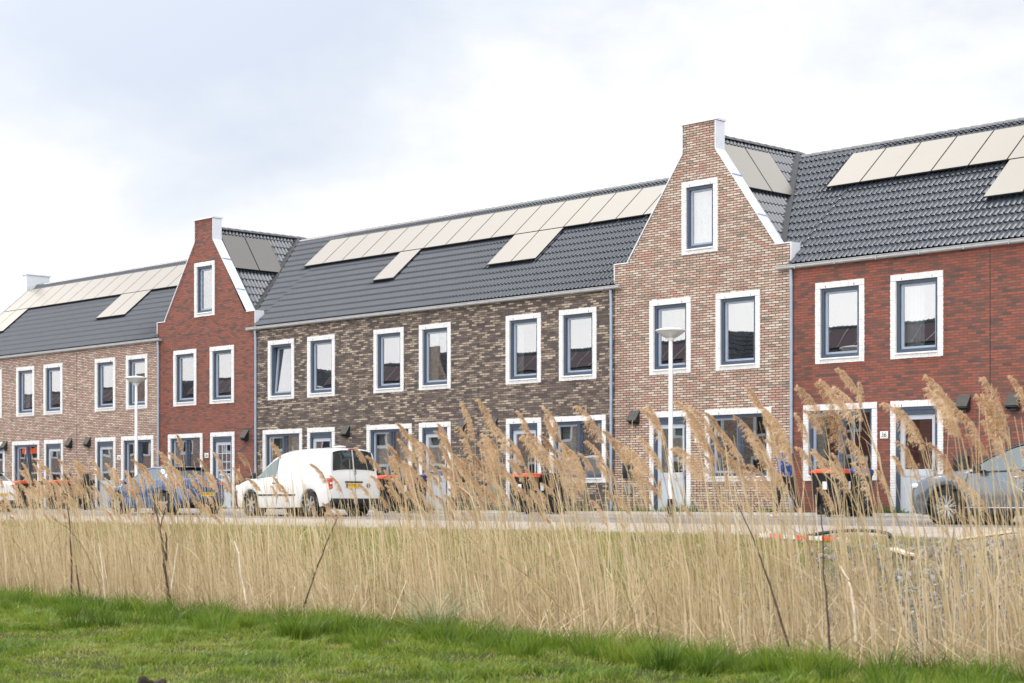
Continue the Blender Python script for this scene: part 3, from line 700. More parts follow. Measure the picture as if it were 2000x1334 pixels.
# ------------------------------------------------------------------ ground
def strip(name, y0, y1, mat, x0=-400, x1=250, z0=None, z1=None, dz=0):
    mb = MB(); za = ground_z(y0) + dz if z0 is None else z0; zb = ground_z(y1) + dz if z1 is None else z1
    mb.quad((x0, y0, za), (x1, y0, za), (x1, y1, zb), (x0, y1, zb)); o = mb.build(name, mat); tag(o, kind='structure'); return o
strip('ground', -.9, 600, M['lawn'], dz=-.02)
strip('pavement', -4.2, -1.0, M['pavement'], z1=ground_z(-1.0))
strip('parking_bay', -7.55, -4.2, M['parking'])
strip('road', -12.5, -7.75, M['road'])
mb = MB(); mb.quad((-400, -7.75, ground_z(-7.75)), (250, -7.75, ground_z(-7.75)), (250, -7.55, ground_z(-7.55)), (-400, -7.55, ground_z(-7.55)))
o = mb.build('gutter_line', M['blackm']); o.data.materials[0] = plain('gutter_brick', (.10, .095, .09), .9, var=.3); tag(o, kind='structure')
kb = MB(); kb.box(-400, 250, -1.0, -.88, Z_G - .3, ground_z(-1) + .07); kb.box(-400, 250, -12.62, -12.5, -1, ground_z(-12.5) + .02); tag(kb.build('kerb', M['kerb']), kind='structure')
def hill(x, y):
    """gravelly hump beside the works at the right end of the verge"""
    return .42 * math.exp(-(((x + 11.2) / 2.6) ** 2 + ((y + 15.2) / 1.5) ** 2)) + .16 * math.exp(-(((x + 15.3) / 1.6) ** 2 + ((y + 15.0) / .9) ** 2))
from mathutils import noise as MN
def bank_z(x, y):
    a = ground_z(y) + hill(x, y)
    w = min(1, max(0, (-12.7 - y) / 1.0))
    return a + w * (.09 * MN.noise((x * .8, y * .8, 0)) + .04 * MN.noise((x * 2.7, y * 2.7, 3)))
def grid(name, x0, x1, nx, ys, mat, zf):
    xs = np.linspace(x0, x1, nx); V = [(x, y, zf(x, y)) for y in ys for x in xs]; n = nx
    F = [(j * n + i, j * n + i + 1, (j + 1) * n + i + 1, (j + 1) * n + i) for j in range(len(ys) - 1) for i in range(n - 1)]
    return tag(np_mesh(name, V, F, mat, smooth=True), kind='structure')
grid('verge', -60, 14, 260, np.linspace(-20.5, -12.62, 40), M['verge'], bank_z)
def lawn_z(x, y):
    return ground_z(y) + .05 * MN.noise((x * .5, y * .5, 9)) + .045 * MN.noise((x * 1.7, y * 1.7, 5))
grid('lawn', -70, 14, 260, np.concatenate([np.linspace(-60, -32, 12), np.linspace(-31.5, -20.5, 46)]), M['lawn'], lawn_z)
mb = MB(); mb.quad((-80, -22.6, -1.80), (30, -22.6, -1.80), (30, -18.6, -1.80), (-80, -18.6, -1.80)); tag(mb.build('ditch_water', M['water']), kind='structure')

# ------------------------------------------------------------------ vehicles
def smooth_interp(xs, cx, cy):
    """monotone cubic through the control points"""
    cx = np.array(cx, float); cy = np.array(cy, float); h = np.diff(cx); d = np.diff(cy) / h; m = np.zeros(len(cx)); m[0], m[-1] = d[0], d[-1]
    for i in range(1, len(cx) - 1): m[i] = 0 if d[i - 1] * d[i] <= 0 else 2 * d[i - 1] * d[i] / (d[i - 1] + d[i])
    xs = np.asarray(xs, float); k = np.clip(np.searchsorted(cx, xs) - 1, 0, len(h) - 1); t = (xs - cx[k]) / h[k]
    return (2 * t**3 - 3 * t**2 + 1) * cy[k] + (t**3 - 2 * t**2 + t) * h[k] * m[k] + (-2 * t**3 + 3 * t**2) * cy[k + 1] + (t**3 - t**2) * h[k] * m[k + 1]
def paint(name, col, metal=0.0, rough=.28):
    m, nt = new_mat(name); p = wpos(nt); b = nt.nodes.new('ShaderNodeBsdfPrincipled')
    dirt = noise(nt, p, 3, 5, .7)
    lk(nt, mixc(nt, .10, col, ramp(nt, dirt, [(.35, (.35, .32, .28)), (.65, col)])), b.inputs['Base Color'])
    b.inputs['Roughness'].default_value = rough; b.inputs['Metallic'].default_value = metal
    b.inputs['Coat Weight'].default_value = .8; b.inputs['Coat Roughness'].default_value = .04; finish(nt, b); return m
M['vanwhite'] = paint('white_van_paint', (.70, .70, .69), 0, .4)
M['carblue'] = paint('blue_metallic_paint', (.022, .095, .25), .5, .22)
M['carwhite'] = paint('white_car_paint', (.80, .80, .80), 0, .35)
M['carsilver'] = paint('silver_grey_metallic', (.145, .175, .215), .72, .22)
M['tyre'] = plain('tyre_rubber', (.018, .018, .018), .85, var=.3)
M['rim'] = plain('alloy_rim', (.52, .53, .55), .3, .8, var=.05)
M['chrome'] = plain('chrome', (.75, .76, .78), .15, 1, var=.02)
M['redlamp'] = plain('red_lamp_glass', (.45, .012, .010), .15, spec=.8, coat=.6)
M['amber'] = plain('orange_lamp_glass', (.60, .14, .02), .15, spec=.8, coat=.6)
M['clear'] = plain('clear_lamp_glass', (.70, .72, .74), .12, spec=.9, coat=.6)
M['yellow'] = plain('yellow_plate', (.80, .52, .02), .4, var=.03)
M['euroblue'] = plain('blue_plate_band', (.01, .05, .30), .4)
M['seat'] = plain('dark_car_seat', (.03, .032, .035), .9)
class Car:
    def __init__(s, root, L, W, ctl, wheels, r, paintm, faces=-1):
        s.root = root; s.L = L; s.W = W; s.wheels = wheels; s.r = r; s.paint = paintm; s.o = Vector(ORG[root.name])
        base = sorted({*np.round(np.linspace(0, L, 70), 4), *[round(c[0], 4) for c in ctl['zt']], *np.round(np.linspace(L - .2, L, 9), 4), *np.round(np.linspace(0, .2, 7), 4)})
        s.xs = np.array(base)
        g = lambda k: smooth_interp(s.xs, [c[0] for c in ctl[k]], [c[1] for c in ctl[k]])
        s.zt, s.zre, s.zbelt, s.hw, s.hwr, s.zb = (g(k) for k in ('zt', 'zre', 'zbelt', 'hw', 'hwr', 'zb'))
    def W_(s, x, y, z): return s.o + Vector((x, y, z))
    def sec(s, i):
        x = s.xs[i]; zb = s.zb[i]; hw = s.hw[i]; zb_o = zb
        for wx in s.wheels:
            d = abs(x - wx); ra = s.r + .075
            if d < ra: zb_o = max(zb_o, s.r + math.sqrt(ra * ra - d * d) * .98)
        zbel = min(s.zbelt[i], s.zt[i] - .01); zm = max(zb + (zbel - zb) * .5, zb_o + .03); zbel = max(zbel, zm + .02)
        zre = max(s.zre[i], zbel + .012); zt = max(s.zt[i], zre + .006)
        return [(0, zb), (hw - .24, zb), (hw - .22, zb_o), (hw - .03, zb_o), (hw - .005, max(zb_o + .02, zb + .1)), (hw, zm), (hw - .008, zm + (zbel - zm) * .6), (hw - .05, zbel), (s.hwr[i], zre), (s.hwr[i] * .82, zre + (zt - zre) * .62), (s.hwr[i] * .45, zre + (zt - zre) * .93), (0, zt)]
    def body(s):
        mb = MB(); n = len(s.xs); S_ = [s.sec(i) for i in range(n)]; k = len(S_[0])
        vs = []
        for i in range(n):
            ring = [(y, z) for y, z in S_[i]] + [(-y, z) for y, z in S_[i][-2:0:-1]]
            vs += [s.W_(s.xs[i], y, z) for y, z in ring]
        q = 2 * k - 2
        fs = [(i * q + j, (i + 1) * q + j, (i + 1) * q + (j + 1) % q, i * q + (j + 1) % q) for i in range(n - 1) for j in range(q)]
        fs += [tuple(range(q)), tuple((n - 1) * q + j for j in range(q))[::-1]]
        mb.add(vs, fs, 0, True)
        b = mb.build('body', s.paint, s.root)
        # dark insides of the wheel arches
        return b
    def at(s, x, arr): return float(np.interp(x, s.xs, arr))
    def side_pt(s, x, t, sg, off=.007):
        i = np.interp(x, s.xs, np.arange(len(s.xs))); a = s.sec(int(i)); b = s.sec(min(int(i) + 1, len(s.xs) - 1)); w = i - int(i)
        P = lambda k: (a[k][0] * (1 - w) + b[k][0] * w, a[k][1] * (1 - w) + b[k][1] * w)
        (y0, z0), (y1, z1) = P(7), P(8); ny, nz = (z1 - z0), (y0 - y1); l = math.hypot(ny, nz) or 1
        return s.W_(x, sg * (y0 + (y1 - y0) * t + ny / l * off), z0 + (z1 - z0) * t + nz / l * off)
    def side_glass(s, xa, xb, t0=.08, t1=.93, name='side_window', n=12):
        for sg in (-1, 1):
            mb = MB(); vs = []
            for j in range(n + 1):
                x = xa + (xb - xa) * j / n; vs += [s.side_pt(x, t0, sg), s.side_pt(x, t1, sg)]
            mb.add(vs, [(2 * j, 2 * j + 2, 2 * j + 3, 2 * j + 1) for j in range(n)], 0, True); mb.build(name, M['carglass'], s.root)
    def top_pt(s, x, f, off=.008):
        i = np.interp(x, s.xs, np.arange(len(s.xs))); a = s.sec(int(i)); b = s.sec(min(int(i) + 1, len(s.xs) - 1)); w = i - int(i)
        ys = [a[k][0] * (1 - w) + b[k][0] * w for k in (8, 9, 10, 11)]; zs = [a[k][1] * (1 - w) + b[k][1] * w for k in (8, 9, 10, 11)]
        y = abs(f) * ys[0]; z = np.interp(y, ys[::-1], zs[::-1])
        e = .03; sl = (s.at(min(x + e, s.L), s.zt) - s.at(max(x - e, 0), s.zt)) / (min(x + e, s.L) - max(x - e, 0)); l = math.hypot(1, sl)
        return s.W_(x - sl / l * off, math.copysign(y, f), z + off / l)
    def top_glass(s, xa, xb, f=.9, name='windscreen', n=14, mat='carglass', fa=None):
        mb = MB(); m = 10; vs = []
        for j in range(n + 1):
            x = xa + (xb - xa) * j / n; ff = f if fa is None else fa + (f - fa) * j / n
            for i in range(m + 1): vs.append(s.top_pt(x, ff * (2 * i / m - 1)))
        mb.add(vs, [(j * (m + 1) + i, j * (m + 1) + i + 1, (j + 1) * (m + 1) + i + 1, (j + 1) * (m + 1) + i) for j in range(n) for i in range(m)], 0, True)
        return mb.build(name, M[mat], s.root)
    def wheel(s, spokes=5, thin=False):
        for wx in s.wheels:
            for sg in (-1, 1):
                y = sg * (s.W / 2 - .13); r = s.r
                mb = MB(); mb.lathe([(r * .66, -.11), (r * .9, -.112), (r * .985, -.09), (r, -.04), (r, .04), (r * .985, .09), (r * .9, .112), (r * .66, .11)], *s.W_(wx, y, r), 28, 0, 'y')
                w = mb.build('wheel', M['tyre'], s.root)
                rm = MB(); c = s.W_(wx, y, r); out = sg * .095
                rm.lathe([(r * .70, out), (r * .66, out), (r * .62, out - sg * .05), (r * .60, out - sg * .12)], *c, 28, 0, 'y')
                for q in range(spokes):
                    w_ = 2 * math.pi * q / spokes + .3
                    for dw in ((-.14, .14) if thin else (0,)):
                        a = c + Vector((math.cos(w_) * r * .14, out - sg * .015, math.sin(w_) * r * .14)); b = c + Vector((math.cos(w_ + dw) * r * .655, out - sg * .01, math.sin(w_ + dw) * r * .655))
                        rm.bar(a, b, r * (.05 if thin else .20), .03, up=(0, 1, 0))
                rm.lathe([(0.001, out + sg * .005), (r * .15, out), (r * .17, out - sg * .03)], *c, 16, 0, 'y')
                rm.lathe([(0.001, out - sg * .10), (r * .62, out - sg * .10)], *c, 20, 1, 'y')
                rm.build('rim', [M['rim'], M['black']], w)
    def under(s, z0=.19):
        mb = MB(); w = s.W / 2 - .26
        mb.box(*(s.o.x + .25, s.o.x + s.L - .2), s.o.y - w, s.o.y + w, s.o.z + z0, s.o.z + .5)
        for wx in s.wheels:
            for sg in (-1, 1): 
                c = s.W_(wx, sg * (s.W / 2 - .17), s.r); mb.lathe([(s.r + .07, -.12), (s.r + .072, .14)], *c, 24, 0, 'y'); mb.lathe([(.01, -sg * .12), (s.r + .07, -sg * .12)], *c, 24, 0, 'y')
        mb.build('underbody', M['black'], s.root)
    def seats(s, x, zs=.55):
        mb = MB()
        for dy in (-.36, .36):
            p = s.W_(x, dy, 0); mb.box(p.x - .25, p.x + .25, p.y - .22, p.y + .22, p.z + zs - .25, p.z + zs, 0, .04); mb.box(p.x + .2, p.x + .34, p.y - .22, p.y + .22, p.z + zs - .05, p.z + zs + .5, 0, .04); mb.box(p.x + .25, p.x + .33, p.y - .1, p.y + .1, p.z + zs + .52, p.z + zs + .7, 0, .03)
        mb.build('seat', M['seat'], s.root)
    def bx(s, name, mat, x0, x1, y0, y1, z0, z1, bev=.012, parent=None):
        mb = MB(); o = s.o; mb.box(o.x + x0, o.x + x1, o.y + y0, o.y + y1, o.z + z0, o.z + z1, 0, bev); return mb.build(name, M[mat] if isinstance(mat, str) else mat, parent or s.root)
    def plate(s, x, y, z, txt, w=.52, h=.11):
        p = s.bx('number_plate', 'yellow', x, x + .012, y - w / 2, y + w / 2, z - h / 2, z + h / 2, 0)
        s.bx('country_band', 'euroblue', x + .0125, x + .0155, y + w / 2 - .05 if False else y - w / 2, y - w / 2 + .05, z - h / 2, z + h / 2, 0, p)
        text_obj('digits', txt, .095, M['black'], s.W_(x + .0135, y + .02, z), (R(90), 0, R(90)), p, .002)
    def mirrors(s, x, z, mat='black'):
        for sg in (-1, 1):
            mb = MB(); bm = bmesh.new(); bmesh.ops.create_uvsphere(bm, u_segments=12, v_segments=8, radius=1)
            c = s.W_(x, sg * (s.W / 2 + .06), z); bmesh.ops.transform(bm, matrix=Matrix.Translation(c) @ Matrix.Diagonal((.075, .12, .09, 1)), verts=bm.verts); mb.bm(bm, 0, True)
            mb.tube([c, s.W_(x - .02, sg * (s.W / 2 - .06), z - .05)], .025, 8); mb.build('wing_mirror', M[mat], s.root)
    def seam(s, pts, sg=-1, name='door_seam', rad=.005):
        mb = MB(); mb.tube([s.W_(x, sg * y, z) for x, y, z in pts], rad, 5); mb.build(name, M['black'], s.root)

GC_ = 'vehicles parked along the street'
def make_van():
    root = empty('parked_van', (-42.15, -5.32, -.445), 'white panel van parked facing away from the camera', 'van', GC_)
    L, W = 4.42, 1.79
    ctl = dict(zt=[(0, .66), (.04, .84), (.2, .90), (.8, 1.06), (1.0, 1.14), (1.45, 1.44), (1.95, 1.70), (2.5, 1.79), (3.3, 1.82), (4.1, 1.80), (4.24, 1.75), (4.34, 1.20), (4.40, .95), (4.42, .50)],
               zre=[(0, .62), (.04, .80), (.2, .86), (.8, 1.00), (1.0, 1.04), (1.45, 1.34), (1.95, 1.60), (2.5, 1.70), (3.3, 1.73), (4.1, 1.71), (4.24, 1.66), (4.34, 1.14), (4.40, .90), (4.42, .46)],
               zbelt=[(0, .56), (.04, .74), (.2, .82), (.8, .96), (1.0, 1.0), (2, 1.02), (4.24, 1.02), (4.34, .98), (4.40, .8), (4.42, .42)],
               hw=[(0, .60), (.05, .72), (.2, .82), (.6, .885), (1.2, .895), (4.1, .895), (4.3, .87), (4.42, .84)],
               hwr=[(0, .54), (.2, .74), (.8, .78), (1.2, .72), (2, .70), (3, .71), (4.1, .71), (4.24, .71), (4.34, .78), (4.42, .78)],
               zb=[(0, .30), (.2, .22), (1, .20), (4, .24), (4.3, .34), (4.42, .36)])
    c = Car(root, L, W, ctl, (.88, 3.56), .32, M['vanwhite']); c.body(); c.under(); c.wheel(6); c.seats(1.9, .68)
    c.side_glass(1.12, 2.02, .05, .90); c.top_glass(.98, 1.9, .86, fa=.9)
    # rear windows: two door panes with a seam between
    for a, b in ((-.98, -.03), (.03, .98)):
        mb = MB(); vs = []
        for j in range(8):
            x = 4.245 + (4.335 - 4.245) * j / 7
            for i in range(5):
                f = a + (b - a) * i / 4; f *= .93; vs.append(c.top_pt(x, f, .010))
        mb.add(vs, [(j * 5 + i, j * 5 + i + 1, j * 5 + i + 6, j * 5 + i + 5) for j in range(7) for i in range(4)], 0, True); mb.build('rear_window', M['darkglass'], root)
    for sg in (-1, 1):
        t = c.bx('tail_light', 'redlamp', 4.24, 4.405, sg * .80 - .055, sg * .80 + .055, .68, 1.0, .02)
        c.bx('indicator', 'amber', 4.25, 4.409, sg * .80 - .052, sg * .80 + .052, .71, .79, .012, t); c.bx('reversing_lamp', 'clear', 4.25, 4.409, sg * .80 - .05, sg * .80 + .05, .83, .89, .012, t)
        c.bx('side_strip', 'black', .98, 2.95, sg * .897 - .012, sg * .897 + .012, .53, .575, .008)
        c.bx('door_handle', 'black', 1.93, 2.07, sg * .90 - .014, sg * .90 + .014, .86, .89, .008)
        c.seam([(2.13, .905, .30), (2.14, .905, .72), (2.10, .86, 1.02), (2.04, .78, 1.45), (1.98, .72, 1.62)], sg)
        c.bx('headlight', 'clear', .03, .30, sg * .70 - .10, sg * .70 + .11, .66, .84, .05)
    c.bx('rear_bumper', 'black', 4.30, 4.475, -.83, .83, .30, .45, .03)
    c.bx('brake_lamp', 'redlamp', 4.20, 4.25, -.1, .1, 1.755, 1.785, .006)
    c.bx('rear_handle', 'black', 4.415, 4.432, -.36, .24, .875, .915, .006)
    c.plate(4.425, -.07, .80, '8-TXK-24')
    mb = MB(); p = c.W_(4.436, .42, .80); 
    mb.lathe([(.050, 0), (.060, 0), (.060, .008), (.050, .008)], p.x, p.y, p.z, 20, 0, 'x')
    for q in ([(-.028, .036), (-.012, .004), (0, .036)], [(.028, .036), (.012, .004), (0, .036)], [(-.040, .012), (-.018, -.040), (0, -.006)], [(.040, .012), (.018, -.040), (0, -.006)]):
        mb.tube([(p.x + .004, p.y + a, p.z + b) for a, b in q], .005, 5)
    mb.build('emblem', M['blackm'], root)
    mb = MB(); mb.tube([c.W_(4.365, .02, 1.08), c.W_(4.36, .06, 1.13), c.W_(4.345, .02, 1.32)], .012, 6); mb.build('wiper', M['black'], root)
    c.seam([(4.415, .0, .46), (4.41, 0, .98), (4.35, 0, 1.2)], 1, 'rear_door_seam', .006)
    mb = MB(); p = c.W_(3.75, 0, 1.825); mb.lathe([(.16, 0), (.16, .03), (.10, .05), (.02, .055)], p.x, p.y, p.z, 18); mb.build('roof_vent', M['vanwhite'], root)
    c.mirrors(1.15, 1.08, 'black')
    return root
def dark_glass():
    m, nt = new_mat('tinted_rear_glass'); b = nd(nt, 'ShaderNodeBsdfPrincipled', i_Roughness=.03); b.inputs['Base Color'].default_value = (.010, .022, .026, 1); b.inputs['Specular IOR Level'].default_value = .9
    finish(nt, b); return m
M['darkglass'] = dark_glass()
def make_hatch():
    root = empty('parked_car', (-49.15, -5.25, -.46), 'blue hatchback parked behind the reeds, left of the white van', 'car', GC_)
    L, W = 4.2, 1.78
    ctl = dict(zt=[(0, .55), (.05, .70), (.3, .80), (1.0, .94), (1.25, 1.0), (1.7, 1.26), (2.1, 1.42), (2.5, 1.465), (3.0, 1.455), (3.45, 1.39), (3.85, 1.13), (4.02, 1.02), (4.10, .92), (4.2, .55)],
               zre=[(0, .52), (.05, .66), (.3, .76), (1.0, .885), (1.25, .93), (1.7, 1.18), (2.1, 1.34), (2.5, 1.39), (3.0, 1.37), (3.45, 1.29), (3.85, 1.09), (4.02, 1.0), (4.10, .90), (4.2, .52)],
               zbelt=[(0, .48), (.05, .62), (.3, .72), (1.0, .86), (1.25, .885), (2.5, .93), (3.4, 1.0), (3.85, 1.02), (4.02, .97), (4.1, .86), (4.2, .48)],
               hw=[(0, .55), (.06, .70), (.25, .81), (.6, .875), (1.2, .89), (3.2, .89), (3.8, .87), (4.05, .82), (4.2, .74)],
               hwr=[(0, .50), (.3, .68), (1.0, .76), (1.3, .74), (2.0, .64), (3.0, .63), (3.5, .64), (3.85, .70), (4.05, .72), (4.2, .66)],
               zb=[(0, .26), (.2, .2), (3.9, .22), (4.2, .32)])
    c = Car(root, L, W, ctl, (.85, 3.43), .325, M['carblue']); c.body(); c.under(); c.wheel(5); c.seats(1.9, .5)
    c.side_glass(1.42, 2.28, .08, .9); c.side_glass(2.36, 3.30, .08, .88); c.top_glass(1.28, 2.06, .88)
    c.top_glass(3.46, 3.90, .86, 'rear_window', 10, 'darkglass')
    mb = MB()
    for sg in (-1, 1):
        vs = [c.side_pt(x, .99, sg, .012) for x in np.linspace(1.35, 3.35, 20)]; mb.tube(vs, .011, 6)
    mb.build('window_trim', M['chrome'], root)
    for sg in (-1, 1):
        c.bx('tail_light', 'redlamp', 3.88, 4.11, sg * .72 - .115, sg * .72 + .10, .84, .96, .03)
        c.bx('headlight', 'clear', .04, .40, sg * .68 - .09, sg * .68 + .12, .60, .72, .04)
        for xx in (2.15, 3.15): c.bx('door_handle', 'carblue', xx, xx + .16, sg * .895 - .012, sg * .895 + .014, .80, .83, .008)
    c.bx('spoiler', 'black', 3.36, 3.60, -.60, .60, 1.375, 1.405, .012)
    c.bx('rear_trim', 'chrome', 4.08, 4.155, -.55, .55, .70, .722, .006)
    c.bx('rear_bumper', 'black', 4.08, 4.215, -.68, .68, .28, .42, .03)
    c.plate(4.192, .12, .60, 'RX-797-X')
    c.bx('emblem', 'chrome', 4.098, 4.115, -.045, .045, .86, .90, .008)
    mb = MB(); p = c.W_(3.2, 0, 1.44); mb.lathe([(.05, 0), (.04, .04), (.012, .075)], p.x, p.y, p.z, 12); mb.build('aerial', M['black'], root)
    c.mirrors(1.42, .98, 'carblue')
    return root
def make_suv():
    root = empty('parked_car', (-19.72, -5.62, -.50), 'silver grey car with thin-spoked alloy wheels, cut off by the frame', 'car', GC_)
    L, W = 4.55, 1.84
    ctl = dict(zt=[(0, .62), (.05, .80), (.3, .92), (1.1, 1.06), (1.3, 1.10), (1.8, 1.36), (2.3, 1.56), (2.8, 1.63), (3.6, 1.60), (4.0, 1.50), (4.35, 1.1), (4.45, .95), (4.55, .6)],
               zre=[(0, .58), (.05, .76), (.3, .87), (1.1, 1.0), (1.3, 1.03), (1.8, 1.28), (2.3, 1.47), (2.8, 1.54), (3.6, 1.51), (4.0, 1.4), (4.35, 1.06), (4.45, .92), (4.55, .56)],
               zbelt=[(0, .54), (.05, .72), (.3, .83), (1.1, .97), (1.3, .98), (2.5, 1.0), (4.0, 1.04), (4.35, 1.0), (4.45, .88), (4.55, .52)],
               hw=[(0, .56), (.06, .72), (.25, .83), (.6, .905), (1.2, .92), (3.8, .92), (4.2, .88), (4.55, .78)],
               hwr=[(0, .5), (.3, .7), (1.1, .80), (1.4, .76), (2.2, .67), (3.6, .66), (4.3, .74), (4.55, .7)],
               zb=[(0, .28), (.2, .22), (4.2, .24), (4.55, .34)])
    c = Car(root, L, W, ctl, (.92, 3.58), .345, M['carsilver']); c.body(); c.under(.2); c.wheel(9, True); c.seats(2.1, .6)
    c.side_glass(1.5, 2.5, .06, .92); c.side_glass(2.6, 3.6, .06, .92); c.top_glass(1.32, 2.25, .88); c.top_glass(4.02, 4.36, .86, 'rear_window', 10, 'darkglass')
    mb = MB()
    for sg in (-1, 1):
        mb.tube([c.side_pt(x, .98, sg, .012) for x in np.linspace(1.42, 3.7, 20)], .013, 6); mb.tube([c.side_pt(x, .02, sg, .012) for x in np.linspace(1.4, 3.7, 20)], .010, 6)
    mb.build('window_trim', M['black'], root)
    for sg in (-1, 1):
        c.bx('headlight', 'clear', .05, .46, sg * .70 - .10, sg * .70 + .135, .70, .80, .04); c.bx('tail_light', 'redlamp', 4.2, 4.5, sg * .74 - .1, sg * .74 + .1, .82, .96, .03)
        for xx in (2.3, 3.25): c.bx('door_handle', 'chrome', xx, xx + .17, sg * .925 - .012, sg * .925 + .014, .88, .91, .008)
        c.bx('sill_trim', 'black', 1.30, 3.2, sg * .91 - .025, sg * .91 + .022, .22, .34, .012)
        c.bx('sill_strip', 'chrome', 1.34, 3.16, sg * .93 - .012, sg * .93 + .010, .33, .348, .005)
        c.seam([(1.36, .928, .36), (1.33, .928, .75), (1.40, .90, .98)], sg); c.seam([(2.52, .93, .36), (2.56, .93, .8), (2.55, .89, 1.0)], sg)
    c.mirrors(1.62, 1.07, 'black')
    return root
VAN = make_van(); HATCH = make_hatch(); SUV = make_suv()
wc = copy_tree(HATCH); wc.location = (-61.55, -5.3, -.46); wc['label'] = 'white car just entering the frame, behind the reeds at the end of the street'
for ch in wc.children:
    if ch.name.split('.')[0] in ('body', 'door_handle', 'wing_mirror'):
        ch.data = ch.data.copy(); ch.data.materials[0] = M['carwhite']

# ------------------------------------------------------------------ street furniture
M['lampwhite'] = plain('white_lamp_post', (.78, .79, .80), .4, var=.05)
M['lampcap'] = plain('grey_lamp_cap', (.62, .62, .62), .45, var=.06)
def lamp_bowl():
    m, nt = new_mat('frosted_lamp_bowl'); b = nd(nt, 'ShaderNodeBsdfPrincipled', i_Roughness=.25); b.inputs['Base Color'].default_value = (.50, .51, .50, 1); b.inputs['Transmission Weight'].default_value = .25
    finish(nt, b); return m
M['bowl'] = lamp_bowl()
def make_lamp(x, y, label):
    z = ground_z(y); root = empty('street_lamp', (x, y, z), label, 'street lamp', 'white street lamps along the pavement'); H_ = 4.18
    p = MB(); p.tube([(x, y, z + .42), (x, y, z + 1.2), (x, y, z + H_)], [.056, .054, .046], 16); p.tube([(x, y, z + 1.2), (x, y, z + 1.215)], .064, 16); p.build('post', M['lampwhite'], root)
    b = MB(); b.tube([(x, y, z - .05), (x, y, z + .43)], .078, 16); b.build('base_sleeve', M['black'], root)
    h = MB(); h.lathe([(.07, -.03), (.085, .0), (.10, .02), (.12, .035)], x, y, z + H_, 24); h.build('collar', M['lampwhite'], root)
    w = MB(); w.lathe([(.10, .03), (.17, .06), (.26, .12), (.325, .175), (.35, .20)], x, y, z + H_, 28); w.build('lamp_bowl', M['bowl'], root)
    c = MB(); c.lathe([(.35, .195), (.362, .20), (.365, .213), (.34, .232), (.23, .258), (.08, .278), (.001, .28)], x, y, z + H_, 28); c.build('lamp_cap', M['lampcap'], root)
    return root
def px_on_y(u, y):
    """world x of photo column u on the vertical plane y"""
    t = (u - 1000) / F_PX; c, s = math.cos(YAW), math.sin(YAW); return (y - CAMY) * (t * c - s) / (c + t * s)
def px_z(u, v, y):
    t = (u - 1000) / F_PX; c, s = math.cos(YAW), math.sin(YAW); return (V0 - v) / F_PX * (y - CAMY) / (c + t * s)
make_lamp(px_on_y(1310, -3.5), -3.5, 'white street lamp in front of the pale gabled house')
make_lamp(px_on_y(266, -3.5), -3.5, 'white street lamp in front of the tan brick houses')

M['lidred'] = plain('orange_red_lid', (.72, .10, .035), .4, var=.06)
M['lidblue'] = plain('blue_lid', (.012, .045, .22), .4, var=.06)
M['lidblack'] = plain('black_lid', (.02, .021, .023), .45)
M['sticker'] = plain('white_sticker', (.75, .75, .76), .5, var=.03)
def make_bin(x, y, lid, label, rz=0, group='wheelie bins in front of the houses', sticker=True):
    z = ground_z(y); root = empty('wheelie_bin', (x, y, z), label, 'bin', group)
    b = MB(); v = []
    for zz, w, d0, d1 in ((.05, .22, -.20, .26), (.12, .235, -.23, .27), (.92, .285, -.35, .31), (.95, .30, -.37, .33), (1.0, .30, -.37, .33)):
        v += [(x - w, y + d0, z + zz), (x + w, y + d0, z + zz), (x + w, y + d1, z + zz), (x - w, y + d1, z + zz)]
    f = [(0, 1, 2, 3), (16, 19, 18, 17)] + [(4 * i + j, 4 * i + (j + 1) % 4, 4 * i + 4 + (j + 1) % 4, 4 * i + 4 + j) for i in range(4) for j in range(4)]
    b.add(v, f, 0)
    for xx in (-.12, .12): b.box(x + xx - .012, x + xx + .012, y - .345, y - .25, z + .25, z + .85)
    b.build('bin_body', M['black'], root)
    l = MB(); v = []
    for yy, h in ((-.40, .98), (-.40, 1.02), (-.25, 1.062), (.05, 1.085), (.30, 1.07), (.36, 1.03), (.36, .99)):
        v += [(x - .305, y + yy, z + h), (x - .27, y + yy * .98, z + h + .012), (x + .27, y + yy * .98, z + h + .012), (x + .305, y + yy, z + h)]
    l.add(v, [(4 * i + j, 4 * i + j + 1, 4 * i + 5 + j, 4 * i + 4 + j) for i in range(6) for j in range(3)] + [(0, 4, 8, 12, 16, 20, 24), (3, 27, 23, 19, 15, 11, 7), (0, 3, 27, 24)], 0, False)
    l.build('lid', M[lid], root)
    h = MB(); h.tube([(x - .22, y + .36, z + 1.0), (x - .22, y + .41, z + 1.0), (x + .22, y + .41, z + 1.0), (x + .22, y + .36, z + 1.0)], .016, 8); h.build('handle', M['black'], root)
    for sx in (-1, 1):
        w = MB(); w.lathe([(.02, -.03), (.09, -.03), (.10, -.02), (.10, .02), (.09, .03), (.02, .03)], x + sx * .27, y + .27, z + .10, 16, 0, 'x'); w.build('wheel', M['tyre'], root)
    if sticker:
        s_ = MB(); s_.box(x + .05, x + .17, y - .372, y - .366, z + .62, z + .80); s_.build('sticker', M['sticker'], root)
    return root
def bin_at(u, y, lid, label, **k): return make_bin(px_on_y(u, y), y, lid, label, **k)
bin_at(752, -2.1, 'lidred', 'bin with orange-red lid just behind the white van')
bin_at(806, -1.5, 'lidblue', 'bin with blue lid beside the pale grey door of the dark house')
bin_at(1029, -1.9, 'lidred', 'bin with orange-red lid in front of a dark house door')
bin_at(1072, -1.3, 'lidblack', 'black lidded bin below the wide window of the dark house')
bin_at(1622, -2.0, 'lidred', 'bin with orange-red lid in front of the red house window')
bin_at(1668, -1.3, 'lidblue', 'bin with blue lid in front of the red house window')
bin_at(40, -2.0, 'lidred', 'bin with orange-red lid under the window with orange lampshades')
